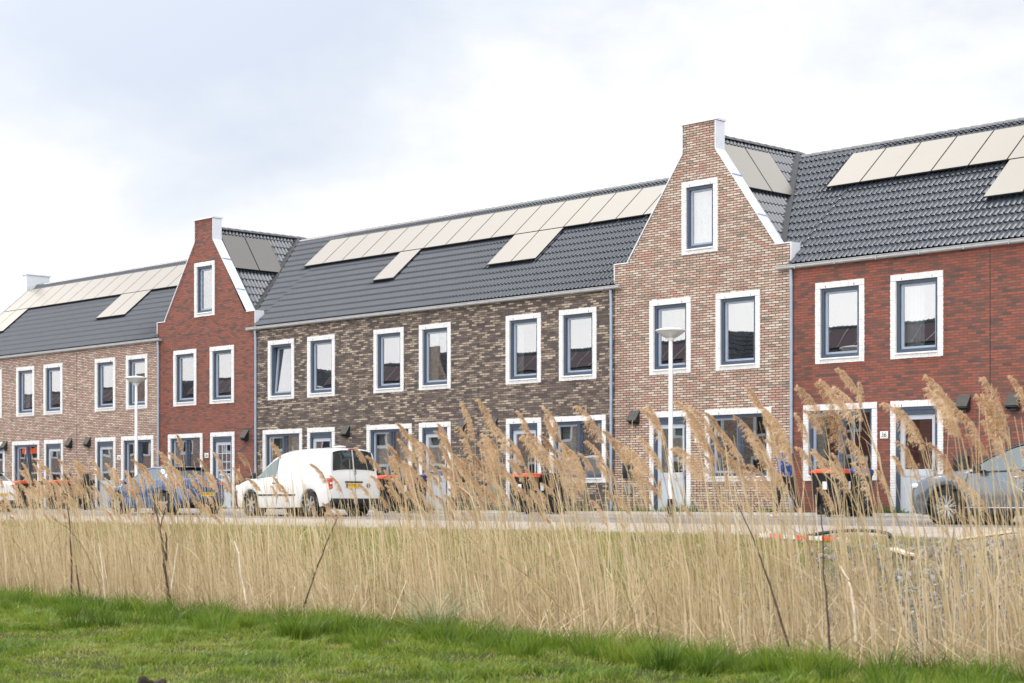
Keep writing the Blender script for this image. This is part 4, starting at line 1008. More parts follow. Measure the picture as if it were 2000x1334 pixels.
bin_at(112, -2.2, 'lidred', 'bin with orange-red lid in front of a tan house door', sticker=False)
bin_at(160, -1.4, 'lidblack', 'black lidded bin against the tan brick wall')
bin_at(60, -1.3, 'lidblack', 'black lidded bin between two tan house doors', sticker=False)
# doorstep plant pot
def pot(u, y):
    x = px_on_y(u, y); z = ground_z(y); root = empty('potted_plant', (x, y, z), 'small green potted plant beside the tan house door', 'plant')
    p = MB(); p.lathe([(.001, .0), (.13, .0), (.17, .34), (.185, .34), (.185, .38), (.155, .38), (.15, .33), (.001, .33)], x, y, z, 18); p.build('pot', M['cab'], root)
    V = []; F = []; T = []
    for i in range(170):
        a = random.uniform(0, 6.28); el = random.uniform(.2, 1.4); r = random.uniform(.12, .42); d = Vector((math.cos(a) * math.cos(el), math.sin(a) * math.cos(el), math.sin(el)))
        c = d * r * Vector((.6, .6, 1.5)).length / 1.72; c.z = abs(c.z) * 1.5 + .36; s_ = Vector((-d.y, d.x, 0)) * .022; e = d * .07; o = len(V)
        V += [c - s_ * .3, c + e * .5 + s_, c + e, c + e * .5 - s_]; F.append((o, o + 1, o + 2, o + 3)); T += [random.random()] * 4
    o = np_mesh('leaves', V, F, M['weed'], T, root)
pot(221, -.7)

# red and white barrier plank, pipe and boards lying on the verge near the hump
def plank(name, a, b, w, h, mats, label, cat, stripes=0):
    mb = MB(); a, b = Vector(a), Vector(b)
    if stripes:
        for i in range(stripes): mb.bar(a + (b - a) * (i / stripes), a + (b - a) * ((i + 1) / stripes), w, h, mi=i % 2)
    else: mb.bar(a, b, w, h)
    o = mb.build(name, mats, org=tuple((a + b) / 2)); return tag(o, label, cat)
def vp(u, y, dz=.03):
    x = px_on_y(u, y); return (x, y, bank_z(x, y) + dz)
M['barred'] = plain('red_barrier_stripe', (.70, .075, .04), .5); M['barwhite'] = plain('white_barrier_stripe', (.74, .73, .71), .5)
plank('barrier_plank', vp(1480, -13.2, .03), vp(1660, -13.6, .03), .03, .065, [M['barwhite'], M['barred']], 'red and white striped barrier plank lying at the road edge', 'barrier', 7)
plank('timber_board', vp(1880, -13.9, .10), vp(1985, -14.9, .16), .14, .035, M['palestalk'], 'pale timber board lying across the gravel hump', 'board')
plank('timber_board', vp(1745, -15.2, .10), vp(1780, -15.6, .08), .10, .03, M['palestalk'], 'short pale board half sunk in the gravel', 'board')
def rubber_ring():
    x, y, z = vp(1650, -13.3, .02); mb = MB(); mb.tube([(x + .75 * math.cos(a), y + .45 * math.sin(a), z + .11 * abs(math.sin(a))) for a in np.linspace(.2, 3.0, 16)], .028, 8)
    tag(mb.build('drain_hose', M['black'], org=(x, y, z)), 'dark drain hose looped on the verge by the striped plank', 'hose')
rubber_ring()
# gravel stones
def stones():
    V = []; F = []
    ico = bmesh.new(); bmesh.ops.create_icosphere(ico, subdivisions=1, radius=1); iv = [v.co.copy() for v in ico.verts]; fi = [tuple(v.index for v in f.verts) for f in ico.faces]; ico.free()
    for _ in range(5200):
        x = random.gauss(-11.9, 2.3); y = random.uniform(-17.8, -13.0); s_ = random.choice((.012, .016, .02, .025, .035, .05)) * random.uniform(.7, 1.3)
        if x > -4: continue
        z = bank_z(x, y) + s_ * .3; o = len(V); sc = Vector((random.uniform(.7, 1.3), random.uniform(.7, 1.3), random.uniform(.5, .9))) * s_
        rot = Euler((random.uniform(0, 3), random.uniform(0, 3), random.uniform(0, 3))).to_matrix()
        V += [rot @ Vector((v.x * sc.x, v.y * sc.y, v.z * sc.z)) * random.uniform(.85, 1.1) + Vector((x, y, z)) for v in iv]; F += [tuple(i + o for i in f) for f in fi]
    o = np_mesh('gravel', V, F, M['gravel']); tag(o, 'loose grey rubble and gravel on the verge behind the reeds', 'gravel', kind='stuff')
stones()

# ------------------------------------------------------------------ a person walking on the pavement
M['skin'] = plain('skin', (.55, .34, .25), .55, var=.06); M['hair'] = plain('dark_hair', (.02, .015, .012), .6, var=.3)
def jacket_mat():
    m, nt = new_mat('blue_patterned_jacket'); p = wpos(nt); b = nd(nt, 'ShaderNodeBsdfPrincipled', i_Roughness=.8)
    lk(nt, ramp(nt, noise(nt, p, 16, 3, .6), [(.38, (.008, .022, .10)), (.5, (.02, .06, .22)), (.64, (.16, .22, .42))]), b.inputs['Base Color']); finish(nt, b); return m
M['jacket'] = jacket_mat(); M['trousers'] = plain('black_trousers', (.012, .012, .014), .8); M['shoe'] = plain('pale_pink_shoe', (.62, .45, .44), .6); M['pink'] = plain('pink_shirt', (.75, .28, .36), .8)
def skinned(name, joints, edges, mat, parent, root_i=0, sub=2, label=None):
    me = bpy.data.meshes.new(name + '_cage'); me.from_pydata([j[:3] for j in joints], edges, []); o = bpy.data.objects.new(name + '_cage', me); COL.objects.link(o)
    o.modifiers.new('skin', 'SKIN'); ly = me.skin_vertices[0].data
    for i, j in enumerate(joints): r = j[3]; ly[i].radius = (r, r) if isinstance(r, (int, float)) else r; ly[i].use_root = (i == root_i)
    sb = o.modifiers.new('sub', 'SUBSURF'); sb.levels = sub; sb.render_levels = sub
    dg = bpy.context.evaluated_depsgraph_get(); nm = bpy.data.meshes.new_from_object(o.evaluated_get(dg)); nm.name = name
    COL.objects.unlink(o); bpy.data.objects.remove(o); nm.materials.clear(); nm.materials.append(mat)
    for p in nm.polygons: p.use_smooth = True
    n = bpy.data.objects.new(name, nm); COL.objects.link(n); n.parent = parent
    if label: n['label'] = label
    return n
def person():
    y0 = -3.3; x0 = px_on_y(1535, y0); root = empty('person', (x0, y0, ground_z(y0)), 'person in blue patterned jacket and black trousers walking behind the reeds', 'person', rz=0)
    # local frame: walking towards -x, z up; the near side is -y
    J = [(0, 0, .92, .125), (-.02, 0, 1.12, .115), (-.05, 0, 1.34, .13), (-.07, 0, 1.44, .06), (-.10, 0, 1.52, .055), (-.125, 0, 1.60, .088), (-.13, 0, 1.67, .085),
         (-.055, -.17, 1.38, .06), (.06, -.23, 1.12, .045), (-.05, -.25, .90, .034), (-.075, -.25, .86, .034), (-.055, .17, 1.38, .06), (-.12, .23, 1.12, .045), (-.28, .20, .96, .034), (-.31, .19, .93, .034),
         (-.02, -.10, .88, .10), (-.16, -.10, .50, .066), (-.20, -.10, .11, .044), (-.30, -.10, .04, .036), (.02, .10, .88, .10), (.13, .10, .50, .066), (.34, .10, .17, .044), (.28, .10, .05, .036)]
    E = [(0, 1), (1, 2), (2, 3), (3, 4), (4, 5), (5, 6), (2, 7), (7, 8), (8, 9), (9, 10), (2, 11), (11, 12), (12, 13), (13, 14), (0, 15), (15, 16), (16, 17), (17, 18), (0, 19), (19, 20), (20, 21), (21, 22)]
    for (hx, hy, hz, hi) in ((-.085, -.25, .83, 10), (-.325, .19, .90, 14)):
        for k, (dy, ln) in enumerate(((-.028, .06), (-.009, .075), (.010, .07), (.028, .055))):
            i = len(J); J += [(hx - .01, hy + dy, hz - .01, .010), (hx - .02, hy + dy, hz - ln * .6, .009), (hx - .012, hy + dy * .9, hz - ln, .008)]; E += [(hi, i), (i, i + 1), (i + 1, i + 2)]
        i = len(J); J += [(hx - .045, hy, hz + .01, .011), (hx - .062, hy, hz - .03, .009)]; E += [(hi, i), (i, i + 1)]
    skinned('body', J, E, M['skin'], root)
    jk = [(.01, 0, .84, .165), (-.02, 0, 1.10, .155), (-.05, 0, 1.33, .16), (-.07, 0, 1.45, .085), (-.055, -.18, 1.38, .085), (.06, -.235, 1.12, .068), (-.04, -.25, .92, .056), (-.055, .18, 1.38, .085), (-.12, .235, 1.12, .068), (-.265, .205, .975, .056)]
    skinned('jacket', jk, [(0, 1), (1, 2), (2, 3), (2, 4), (4, 5), (5, 6), (2, 7), (7, 8), (8, 9)], M['jacket'], root)
    tr = [(0, 0, .92, .13), (-.02, -.09, .84, .112), (-.16, -.10, .50, .085), (-.20, -.10, .14, .066), (.02, .09, .84, .112), (.13, .10, .50, .085), (.33, .10, .20, .066)]
    skinned('trousers', tr, [(0, 1), (1, 2), (2, 3), (0, 4), (4, 5), (5, 6)], M['trousers'], root)
    hr = [(-.085, 0, 1.56, .075), (-.095, 0, 1.64, .095), (-.125, 0, 1.705, .085)]
    skinned('hair', hr, [(0, 1), (1, 2)], M['hair'], root)
    for pts in ([(-.17, -.10, .06, .045), (-.25, -.10, .045, .046), (-.36, -.10, .035, .036)], [(.35, .10, .14, .045), (.31, .10, .07, .046), (.25, .10, .03, .036)]):
        skinned('shoe', pts, [(0, 1), (1, 2)], M['shoe'], root)
    skinned('shirt_hem', [(0, 0, .84, .158), (0, 0, .76, .150)], [(0, 1)], M['pink'], root)
    f = MB()
    for sy in (-.032, .032): f.lathe([(.001, -.008), (.009, -.004), (.010, .002)], -.208, sy, 1.625, 8, 1, 'x')
    f.add([(-.205, -.014, 1.585), (-.205, .014, 1.585), (-.238, 0, 1.585), (-.21, 0, 1.63)], [(0, 1, 2), (0, 2, 3), (1, 3, 2), (0, 3, 1)], 0); f.box(-.213, -.2, -.024, .024, 1.548, 1.558, 2)
    for sy in (-1, 1): f.box(-.13, -.09, sy * .088 - .008, sy * .088 + .008, 1.58, 1.645, 0, .006)
    me_o = f.build('face', [M['skin'], M['hair'], M['pink']], None); me_o.parent = root
person()

# ------------------------------------------------------------------ vegetation
def blades(base, height, width, lean, heading, tone, curve=1.0, seg=2):
    """grass blades as bent tapering strips; arrays per blade"""
    n = len(base); d = np.stack([np.cos(heading), np.sin(heading), np.zeros(n)], 1); w = np.stack([-np.sin(heading), np.cos(heading), np.zeros(n)], 1)
    ang = RNG.uniform(0, 2 * np.pi, n); w = np.stack([np.cos(ang), np.sin(ang), np.zeros(n)], 1)
    rows = []
    for k in range(seg + 1):
        t = k / seg; p = base + d * (lean * height * t ** (1 + curve))[:, None]; p[:, 2] += height * (t - .25 * np.minimum(lean, 1.2) * t * t)
        hw = (width * (1 - t) ** .7 * .5 + width * .04)[:, None]; rows += [p - w * hw, p + w * hw]
    V = np.stack(rows, 1).reshape(-1, 3); m = 2 * (seg + 1); o = (np.arange(n) * m)[:, None]
    F = np.concatenate([o + np.array([[2 * k, 2 * k + 1, 2 * k + 3, 2 * k + 2]]) for k in range(seg)], 0)
    return V, F, np.repeat(tone, m)
def noise2(x, y, s, seed=0): return np.array([MN.noise((a * s, b * s, seed)) for a, b in zip(x, y)])
def frustum_ok(x, y, pad=1.5, zlow=None):
    """keeps points inside the photographed wedge plus a margin for a step to the side"""
    c, s = math.cos(YAW), math.sin(YAW); dy = y - CAMY; dep = -x * s + dy * c; r = x * c + dy * s
    return (dep > 1) & (np.abs(r) < dep * .2822 + pad)
def lawn_blades():
    n = 560000; x = RNG.uniform(-27, -2, n); y = RNG.uniform(-31.5, -23.55, n)
    c, s = math.cos(YAW), math.sin(YAW); dep = -x * s + (y - CAMY) * c
    ok = frustum_ok(x, y, 1.2) & (dep > 11.2); x, y = x[ok], y[ok]
    q = .75 * noise2(x, y, .8, 1) + .75 * noise2(x, y, 3.4, 2)
    dist = np.clip((-y - 23.6) / 3.2, 0, 1)                  # 0 at the bank edge
    edge = -24.0 - .25 * np.clip((x + 12) / 4, 0, 1) - .40 * np.clip((-x - 15) / 8, 0, 1) + .42 * noise2(x, x * 0 + 3, .55, 31) + .28 * noise2(x, x * 0, 1.9, 32); keep = (RNG.random(len(x)) < np.clip(.60 + .9 * q, .26, 1)) & (y < edge + .1); x, y, q, dist = x[keep], y[keep], q[keep], dist[keep]
    h = (.035 + .04 * (1 - dist) ** 1.5 + .15 * np.clip(q, 0, 1) * (1 - .45 * dist)) * RNG.uniform(.55, 1.35, len(x))
    z = np.array([lawn_z(a, b) for a, b in zip(x, y)])
    tone = np.clip(RNG.normal(.52, .24, len(x)) - .40 * np.clip(q, -.4, 1) + .07 * dist, 0, 1.25)
    V, F, T = blades(np.stack([x, y, z - .005], 1), h, RNG.uniform(.005, .011, len(x)), RNG.uniform(.2, 1.2, len(x)), 9 * noise2(x, y, 2.0, 6) + RNG.normal(0, .7, len(x)), tone)
    o = np_mesh('lawn_grass', V, F, M['grass'], T); tag(o, 'bright green mown grass along the near bank', 'grass', kind='stuff')
    # rank tufts along the edge
    N = 380; cx = RNG.uniform(-27, -3, N); cy = -23.95 - .25 * np.clip((cx + 12) / 4, 0, 1) - .35 * np.clip((-cx - 15) / 8, 0, 1) + RNG.normal(-.05, .26, N) - RNG.exponential(.55, N); B = []; HH = []; LE = []; HD = []; TN = []
    for a, b in zip(cx, cy):
        if not frustum_ok(np.array([a]), np.array([b]), 1.2)[0]: continue
        k = int(RNG.integers(60, 170)); r = RNG.uniform(.06, .2); ang = RNG.uniform(0, 6.28, k); rr = r * np.sqrt(RNG.random(k)); X = a + rr * np.cos(ang); Y = b + rr * np.sin(ang)
        B.append(np.stack([X, Y, np.full(k, lawn_z(a, b) - .01)], 1)); hh = RNG.uniform(.10, .32); HH.append(RNG.uniform(.5, 1.1, k) * hh); LE.append(RNG.uniform(.15, .8, k)); HD.append(ang + RNG.normal(0, .5, k)); TN.append(np.clip(RNG.normal(RNG.uniform(.08, .45), .16, k), 0, 1))
    V, F, T = blades(np.concatenate(B), np.concatenate(HH), RNG.uniform(.005, .009, sum(map(len, HH))), np.concatenate(LE), np.concatenate(HD), np.concatenate(TN), seg=3)
    o = np_mesh('bank_grass', V, F, M['grass'], T); tag(o, 'longer dark green grass tufts along the bank edge', 'grass', kind='stuff')
lawn_blades()
def verge_blades():
    n = 150000; x = RNG.uniform(-50, -6, n); y = RNG.uniform(-19.0, -12.7, n); ok = frustum_ok(x, y, 2); x, y = x[ok], y[ok]
    q = noise2(x, y, .7, 4) + .5 * noise2(x, y, 2.2, 5); bare = np.clip((x + 17) / 4, 0, 1)
    keep = RNG.random(len(x)) < np.clip(.6 + .7 * q, .1, 1) * (1 - .9 * bare); x, y, q = x[keep], y[keep], q[keep]
    z = np.array([bank_z(a, b) for a, b in zip(x, y)]); k = len(x)
    V, F, T = blades(np.stack([x, y, z - .01], 1), RNG.uniform(.05, .20, k) * np.clip(.8 + q, .4, 1.6), RNG.uniform(.007, .014, k), RNG.uniform(.2, 1.1, k), RNG.uniform(0, 6.28, k), np.clip(RNG.normal(.5, .22, k) + .2 * np.clip((-y - 14) / 4, 0, 1), 0, 1))
    o = np_mesh('verge_grass', V, F, M['vergegrass'], T); tag(o, 'yellow green rough grass on the far bank below the road', 'grass', kind='stuff')
    n = 16000; x = RNG.uniform(-66, -17, n); y = RNG.uniform(-.86, -.05, n); q = noise2(x, y, .8, 8); keep = q > .02; x, y, q = x[keep], y[keep], q[keep]; k = len(x)
    V, F, T = blades(np.stack([x, y, np.full(k, Z_G - .03)], 1), RNG.uniform(.06, .30, k) * np.clip(.5 + 1.5 * q, .3, 1.5), RNG.uniform(.012, .03, k), RNG.uniform(.2, 1, k), RNG.uniform(0, 6.28, k), RNG.random(k))
    o = np_mesh('wall_weeds', V, F, M['weed'], T); tag(o, 'green weeds along the foot of the house walls', 'weeds', kind='stuff')
verge_blades()

WIND = YAW                                    # local -x of a reed turned to the left of the view
def reed_env(x):
    """height of the tallest plumes above the eye, by place along the bank"""
    return float(np.interp(x, [-30, -21, -16, -12, -9.5, -8, -4], [.55, .58, .66, .86, .95, 1.03, 1.05]))
def tubes_np(P, Rr, nside=3):
    """P: (n, k, 3) polylines, Rr: (n, k) radii -> 3-sided tubes"""
    n, k, _ = P.shape; vs = []
    for j in range(nside):
        a = 2 * np.pi * j / nside; vs.append(P + np.stack([np.cos(a) * Rr, np.sin(a) * Rr, np.zeros_like(Rr)], 2))
    V = np.stack(vs, 2).reshape(-1, 3); o = (np.arange(n) * k * nside)[:, None]
    F = np.concatenate([o + np.array([[i * nside + j, i * nside + (j + 1) % nside, (i + 1) * nside + (j + 1) % nside, (i + 1) * nside + j]]) for i in range(k - 1) for j in range(nside)], 0)
    return V, F
def reed_bed():
    def spread_xy(n, pw=1.0):
        x = RNG.uniform(-29, -2.5, n); y = -24.1 + 4.9 * RNG.random(n) ** pw; ok = frustum_ok(x, y, 2.2); return x[ok], y[ok]
    parts = []
    for n, h0, h1, r0, lean, tone in ((6600, .30, .85, .0040, .26, .45), (4300, .75, 1.40, .0044, .17, .48), (5400, 1.35, 2.12, .0050, .15, .55)):
        x, y = spread_xy(n, 1.25); k = len(x); q = noise2(x, y, .55, 12) + .6 * noise2(x, y, 1.7, 13)
        keep = RNG.random(k) < np.clip((.66 + .95 * q) * np.where(x < -16, 1.2, .84), .06, 1); x, y = x[keep], y[keep]; k = len(x)
        env = np.array([reed_env(a) for a in x]); z = np.array([ground_z(b) for b in y])
        h = RNG.uniform(h0, h1, k) * (.84 + .16 * env); hd = math.pi + WIND + RNG.normal(0, 1.0 if h1 < 2 else .75, k); ln = np.abs(RNG.normal(0, lean, k)) + .03
        bent = RNG.random(k) < .06; ln[bent] = RNG.uniform(.5, 1.5, bent.sum()); hd[bent] = RNG.uniform(0, 6.28, bent.sum())
        ts = np.linspace(0, 1, 6); d = np.stack([np.cos(hd), np.sin(hd), 0 * hd], 1); wob = RNG.normal(0, .007, (k, 6, 3)); wob[:, 0] = 0
        P = np.stack([x, y, z - .03], 1)[:, None, :] + d[:, None, :] * (ln * h)[:, None, None] * (ts ** 1.5)[None, :, None] + wob * h[:, None, None]
        P[:, :, 2] += h[:, None] * (ts[None, :] - .28 * np.minimum(ln, 1.3)[:, None] * ts[None, :] ** 2)
        Rr = RNG.uniform(.6, 1.35, k)[:, None] * r0 * (1 - .55 * ts)[None, :]
        V, F = tubes_np(P, Rr); parts.append((V, F, np.repeat(np.clip(RNG.normal(tone, .3, k), 0, 1), 18)))
        # dry leaf blades on the stems: wide thin ribbons
        m = int(k * (.55 if h1 > 1.2 else .4)); idx = RNG.integers(0, k, m); t = RNG.uniform(.15, .8, m); i0 = np.minimum((t * 5).astype(int), 4); fr = (t * 5 - i0)[:, None]
        b = P[idx, i0] * (1 - fr) + P[idx, i0 + 1] * fr
        V, F, T = blades(b, RNG.uniform(.18, .42, m), RNG.uniform(.006, .013, m), RNG.uniform(.3, 1.5, m), math.pi + WIND + RNG.normal(0, 1.1, m), np.clip(RNG.normal(tone, .2, m), 0, 1), seg=3)
        parts.append((V, F, T))
    # litter of fallen stems near the ground
    k = 4200; x = RNG.uniform(-29, -2.5, k); y = -24.25 + 2.3 * RNG.random(k); ok = frustum_ok(x, y, 2); x, y = x[ok], y[ok]; k = len(x); hd = RNG.uniform(0, 6.28, k); L = RNG.uniform(.2, .8, k); el = np.abs(RNG.normal(0, .45, k))
    z = np.array([ground_z(b) for b in y]) + RNG.uniform(0, .16, k); ts = np.linspace(0, 1, 4)
    D = np.stack([np.cos(hd) * np.cos(el), np.sin(hd) * np.cos(el), np.sin(el)], 1); P = np.stack([x, y, z], 1)[:, None, :] + D[:, None, :] * (L[:, None] * ts[None, :])[:, :, None]
    V, F = tubes_np(P, np.full((k, 4), 1.0) * RNG.uniform(.0025, .0045, k)[:, None]); parts.append((V, F, np.repeat(np.clip(RNG.normal(.7, .2, k), 0, 1), 12)))
    o = 0; VV = []; FF = []; TT = []
    for V, F, T in parts: VV.append(V); FF.append(F + o); TT.append(T); o += len(V)
    ob = np_mesh('reed_bed', np.concatenate(VV), np.concatenate(FF), M['reed'], np.concatenate(TT)); tag(ob, 'dense dry tan reed stems along the ditch', 'reeds', kind='stuff')
reed_bed()
def plume_mesh(seed, length, fullness):
    rg = np.random.default_rng(seed); V = []; F = []; T = []
    def strip_(pts, ws, tone, side):
        o = len(V); side = np.array(side)
        for p, w in zip(pts, ws): V.append(p - side * w); V.append(p + side * w); T.extend([tone, tone])
        for i in range(len(pts) - 1): F.append((o + 2 * i, o + 2 * i + 1, o + 2 * i + 3, o + 2 * i + 2))
    ax = lambda t: np.array([-length * (.06 * t + .40 * t * t), 0, length * (t * 1.0 - .14 * t * t)])
    ts = np.linspace(0, 1, 8); strip_([ax(t) for t in ts], .0022 * (1 - ts * .8), .35, (0, 1, 0)); strip_([ax(t) for t in ts], .0022 * (1 - ts * .8), .35, (.5, 0, .8))
    nb = int(58 * fullness)
    for i in range(nb):
        t = (i + rg.random()) / nb * .97; b = ax(t); L = length * (.33 * (1 - t) ** .7 * (.35 + .65 * min(1, t * 5)) + .09) * rg.uniform(.5, 1.15)
        a = rg.normal(0, .8); dirx = -math.cos(a) * .55 - .32; diry = math.sin(a) * .5; up = rg.uniform(.65, 1.15)
        tone = float(np.clip(rg.normal(.5, .2), 0, 1)); k = 5; pts = []
        for j in range(k + 1):
            s = j / k; pts.append(b + np.array([dirx * L * s, diry * L * s, L * (up * s - .72 * s * s)]) + rg.normal(0, .0025, 3))
        strip_(pts, [.0010] * (k + 1), tone * .8, (0, .7, .7))
        for j in range(1, k + 1):
            for _ in range(4):
                p = pts[j] + (pts[j - 1] - pts[j]) * rg.random(); d = np.array([-.55 + rg.normal(0, .5), rg.normal(0, .6), rg.normal(-.25, .45)]); d /= np.linalg.norm(d); l = rg.uniform(.010, .024) * (.7 + length)
                sd = np.cross(d, rg.normal(0, 1, 3)); sd /= np.linalg.norm(sd) + 1e-6; w = rg.uniform(.0008, .0020)
                strip_([p, p + d * l * .5, p + d * l + np.array([0, 0, -.004])], [w * .5, w, w * .15], float(np.clip(tone + rg.normal(0, .18), 0, 1)), sd)
    me = bpy.data.meshes.new('plume'); me.from_pydata([tuple(v) for v in V], [], F); me.materials.append(M['plume'])
    a = me.attributes.new('tone', 'FLOAT', 'POINT'); a.data.foreach_set('value', np.array(T, np.float32)); return me
def reed_variant(seed, h, plen, fullness, lean):
    rg = np.random.default_rng(seed); k = 8; ts = np.linspace(0, 1, k); P = np.zeros((1, k, 3)); P[0, :, 0] = -lean * h * ts ** 1.7; P[0, :, 1] = rg.normal(0, .01) * ts; P[0, :, 2] = h * (ts - .18 * lean * ts * ts)
    V, F = tubes_np(P, (rg.uniform(.0044, .0060) * (1 - .5 * ts))[None, :], 4); T = [rg.uniform(.35, .75)] * len(V); V = V.tolist(); F = F.tolist()
    for _ in range(int(rg.integers(2, 5))):
        i = int(rg.integers(2, k - 2)); B = P[0, i][None, :]; v, f, t = blades(B.copy(), np.array([rg.uniform(.2, .45)]), np.array([rg.uniform(.007, .013)]), np.array([rg.uniform(.4, 1.4)]), np.array([math.pi + rg.normal(0, 1.0)]), np.array([rg.uniform(.3, .8)]), seg=4)
        o = len(V); V += v.tolist(); F += (f + o).tolist(); T += t.tolist()
    me = bpy.data.meshes.new('reed'); me.from_pydata([tuple(v) for v in V], [], [tuple(f) for f in F]); me.materials.append(M['reed'])
    a = me.attributes.new('tone', 'FLOAT', 'POINT'); a.data.foreach_set('value', np.array(T, np.float32))
    o = bpy.data.objects.new('reed', me); COL.objects.link(o)
    p = bpy.data.objects.new('plume', plume_mesh(seed + 50, plen, fullness)); COL.objects.link(p); p.parent = o; p.location = tuple(P[0, -1])
    sl = math.atan2(-(P[0, -1, 0] - P[0, -2, 0]), P[0, -1, 2] - P[0, -2, 2]); p.rotation_euler = (0, -sl * .8, rg.normal(0, .25))
    return o, h + plen * .62 - .16 * lean * h
LBL = 'tall dry reed with a feathery tan plume standing along the ditch'
def plumed_reeds():
    var = []
    for i in range(14):
        h = 1.55 + .30 * random.random(); pl = .18 + .20 * i / 13; o, top = reed_variant(100 + i, h, pl, random.uniform(.5, 1.1), random.uniform(.05, .26)); var.append((o, top))
    used = set(); n = 0; small = range(6)
    cl = [(random.uniform(-26, -4), -23.7 + 4.2 * random.random()) for _ in range(60)]
    pins = [(905, 800), (925, 835), (985, 788), (1000, 830), (1040, 860), (1085, 850), (1130, 845), (1150, 870), (815, 880), (845, 850), (880, 840), (1395, 825), (1430, 850), (1455, 880), (1500, 900), (1515, 860), (1535, 880), (1548, 850), (1570, 815), (1590, 850), (1612, 795), (1645, 800), (1705, 738), (1735, 730), (1785, 742), (1840, 800), (1885, 770), (1925, 765), (1955, 800), (1990, 745), (1330, 870), (1270, 880), (1215, 860), (370, 850), (60, 905), (215, 900), (520, 880), (1520, 920), (1545, 910)]
    def put(i, x, y, z, sc, tilt=.05):
        src = var[i][0]
        if i in used:
            o = src.copy(); COL.objects.link(o)
            for ch in src.children: c = ch.copy(); COL.objects.link(c); c.parent = o
        else: o = src; used.add(i)
        o.location = (x, y, z - .04); o.scale = (min(sc, 1.12), min(sc, 1.12), sc); o.rotation_euler = (random.gauss(0, tilt), random.gauss(0, tilt), WIND + random.gauss(0, .35))
        tag(o, LBL, 'reed', 'plumed reeds along the ditch')
    for (u, v) in pins:
        y = random.uniform(-23.5, -21.6); i = random.choice(range(7) if u < 800 else range(3, 14)); top = var[i][1]; zt = px_z(u, v, y); x = px_on_y(u, y) + .16; z = ground_z(y); sc = (zt - z) / top; put(i, x, y, z, sc, .03); n += 1
    tries = 0
    while n < 300 and tries < 6000:
        tries += 1
        if random.random() < .45: cx, cy = random.choice(cl); x = random.gauss(cx, .35); y = random.gauss(cy, .3)
        else: y = -23.7 + 4.3 * random.random() ** 1.2; x = px_on_y(random.uniform(-60, 2060), y)
        if not (-23.8 < y < -19.2) or not frustum_ok(np.array([x]), np.array([y]), .4)[0]: continue
        uu = 1000 + F_PX * (x * math.cos(YAW) + (y - CAMY) * math.sin(YAW)) / (-x * math.sin(YAW) + (y - CAMY) * math.cos(YAW))
        if 450 < uu < 800 and random.random() < .92: continue
        if uu < 440 and random.random() < .35: continue
        top_t = reed_env(x) - min(random.expovariate(1 / (.17 if x > -14 else .30)), .75) + random.gauss(0, .04)
        z = ground_z(y); i = random.choice(small if x < -13.5 else range(len(var))); src, top = var[i]; sc = (top_t - z) / top
        if not .62 < sc < 1.32: continue
        if i in used:
            o = src.copy(); COL.objects.link(o)
            for ch in src.children: c = ch.copy(); COL.objects.link(c); c.parent = o
        else: o = src; used.add(i)
        o.location = (x, y, z - .04); o.scale = (min(sc, 1.12), min(sc, 1.12), sc); o.rotation_euler = (random.gauss(0, .05), random.gauss(0, .06), WIND + random.gauss(0, .45))
        tag(o, LBL, 'reed', 'plumed reeds along the ditch'); n += 1
    # the rest of the plumed reeds, farther into the bed, as one mass
    VV = []; FF = []; TT = []; off = 0; FP = []; MI = []; cnt = 0; tries = 0
    raw = []
    for o, top in var:
        parts = []
        for ob, mi in ((o, 0), (o.children[0], 1)):
            me = ob.data; co = np.empty(len(me.vertices) * 3, np.float32); me.vertices.foreach_get('co', co); co = co.reshape(-1, 3)
            if mi: co = np.array(Euler(ob.rotation_euler).to_matrix()) @ co.T; co = co.T + np.array(ob.location)
            fv = np.empty(len(me.loops), np.int32); me.loops.foreach_get('vertex_index', fv); tn = np.empty(len(me.vertices), np.float32); me.attributes['tone'].data.foreach_get('value', tn)
            parts.append((co, fv.reshape(-1, 4), tn, mi))
        raw.append((parts, top))
    while cnt < 150 and tries < 9000:
        tries += 1; x = random.uniform(-28, -3) if random.random() < .5 else random.uniform(-28, -15); y = -23.3 + 4.4 * random.random()
        if not frustum_ok(np.array([x]), np.array([y]), 1.5)[0]: continue
        uu = 1000 + F_PX * (x * math.cos(YAW) + (y - CAMY) * math.sin(YAW)) / (-x * math.sin(YAW) + (y - CAMY) * math.cos(YAW))
        if 200 < uu < 810 and random.random() < .86: continue
        z = ground_z(y); parts, top = random.choice(raw[:6] if x < -13.5 else raw); top_t = reed_env(x) - .22 - min(random.expovariate(1 / .22), .6); sc = (top_t - z) / top
        if not .55 < sc < 1.3: continue
        Rm = np.array(Euler((random.gauss(0, .06), random.gauss(0, .07), WIND + random.gauss(0, .6))).to_matrix())
        for co, fv, tn, mi in parts:
            VV.append((Rm @ (co * np.array([min(sc, 1.1), min(sc, 1.1), sc])).T).T + np.array([x, y, z - .04])); FF.append(fv + off); TT.append(np.clip(tn + random.gauss(0, .08), 0, 1)); MI.append(np.full(len(fv), mi)); off += len(co)
        cnt += 1
    ob = np_mesh('reed_plumes', np.concatenate(VV), np.concatenate(FF), M['reed'], np.concatenate(TT)); ob.data.materials.append(M['plume']); ob.data.polygons.foreach_set('material_index', np.concatenate(MI).astype(np.int32))
    tag(ob, 'mass of smaller plumed reeds deeper in the ditch bed', 'reeds', kind='stuff')
    for i, (o, t) in enumerate(var):
        if i not in used:
            for ch in list(o.children): bpy.data.objects.remove(ch)
            bpy.data.objects.remove(o)
plumed_reeds()

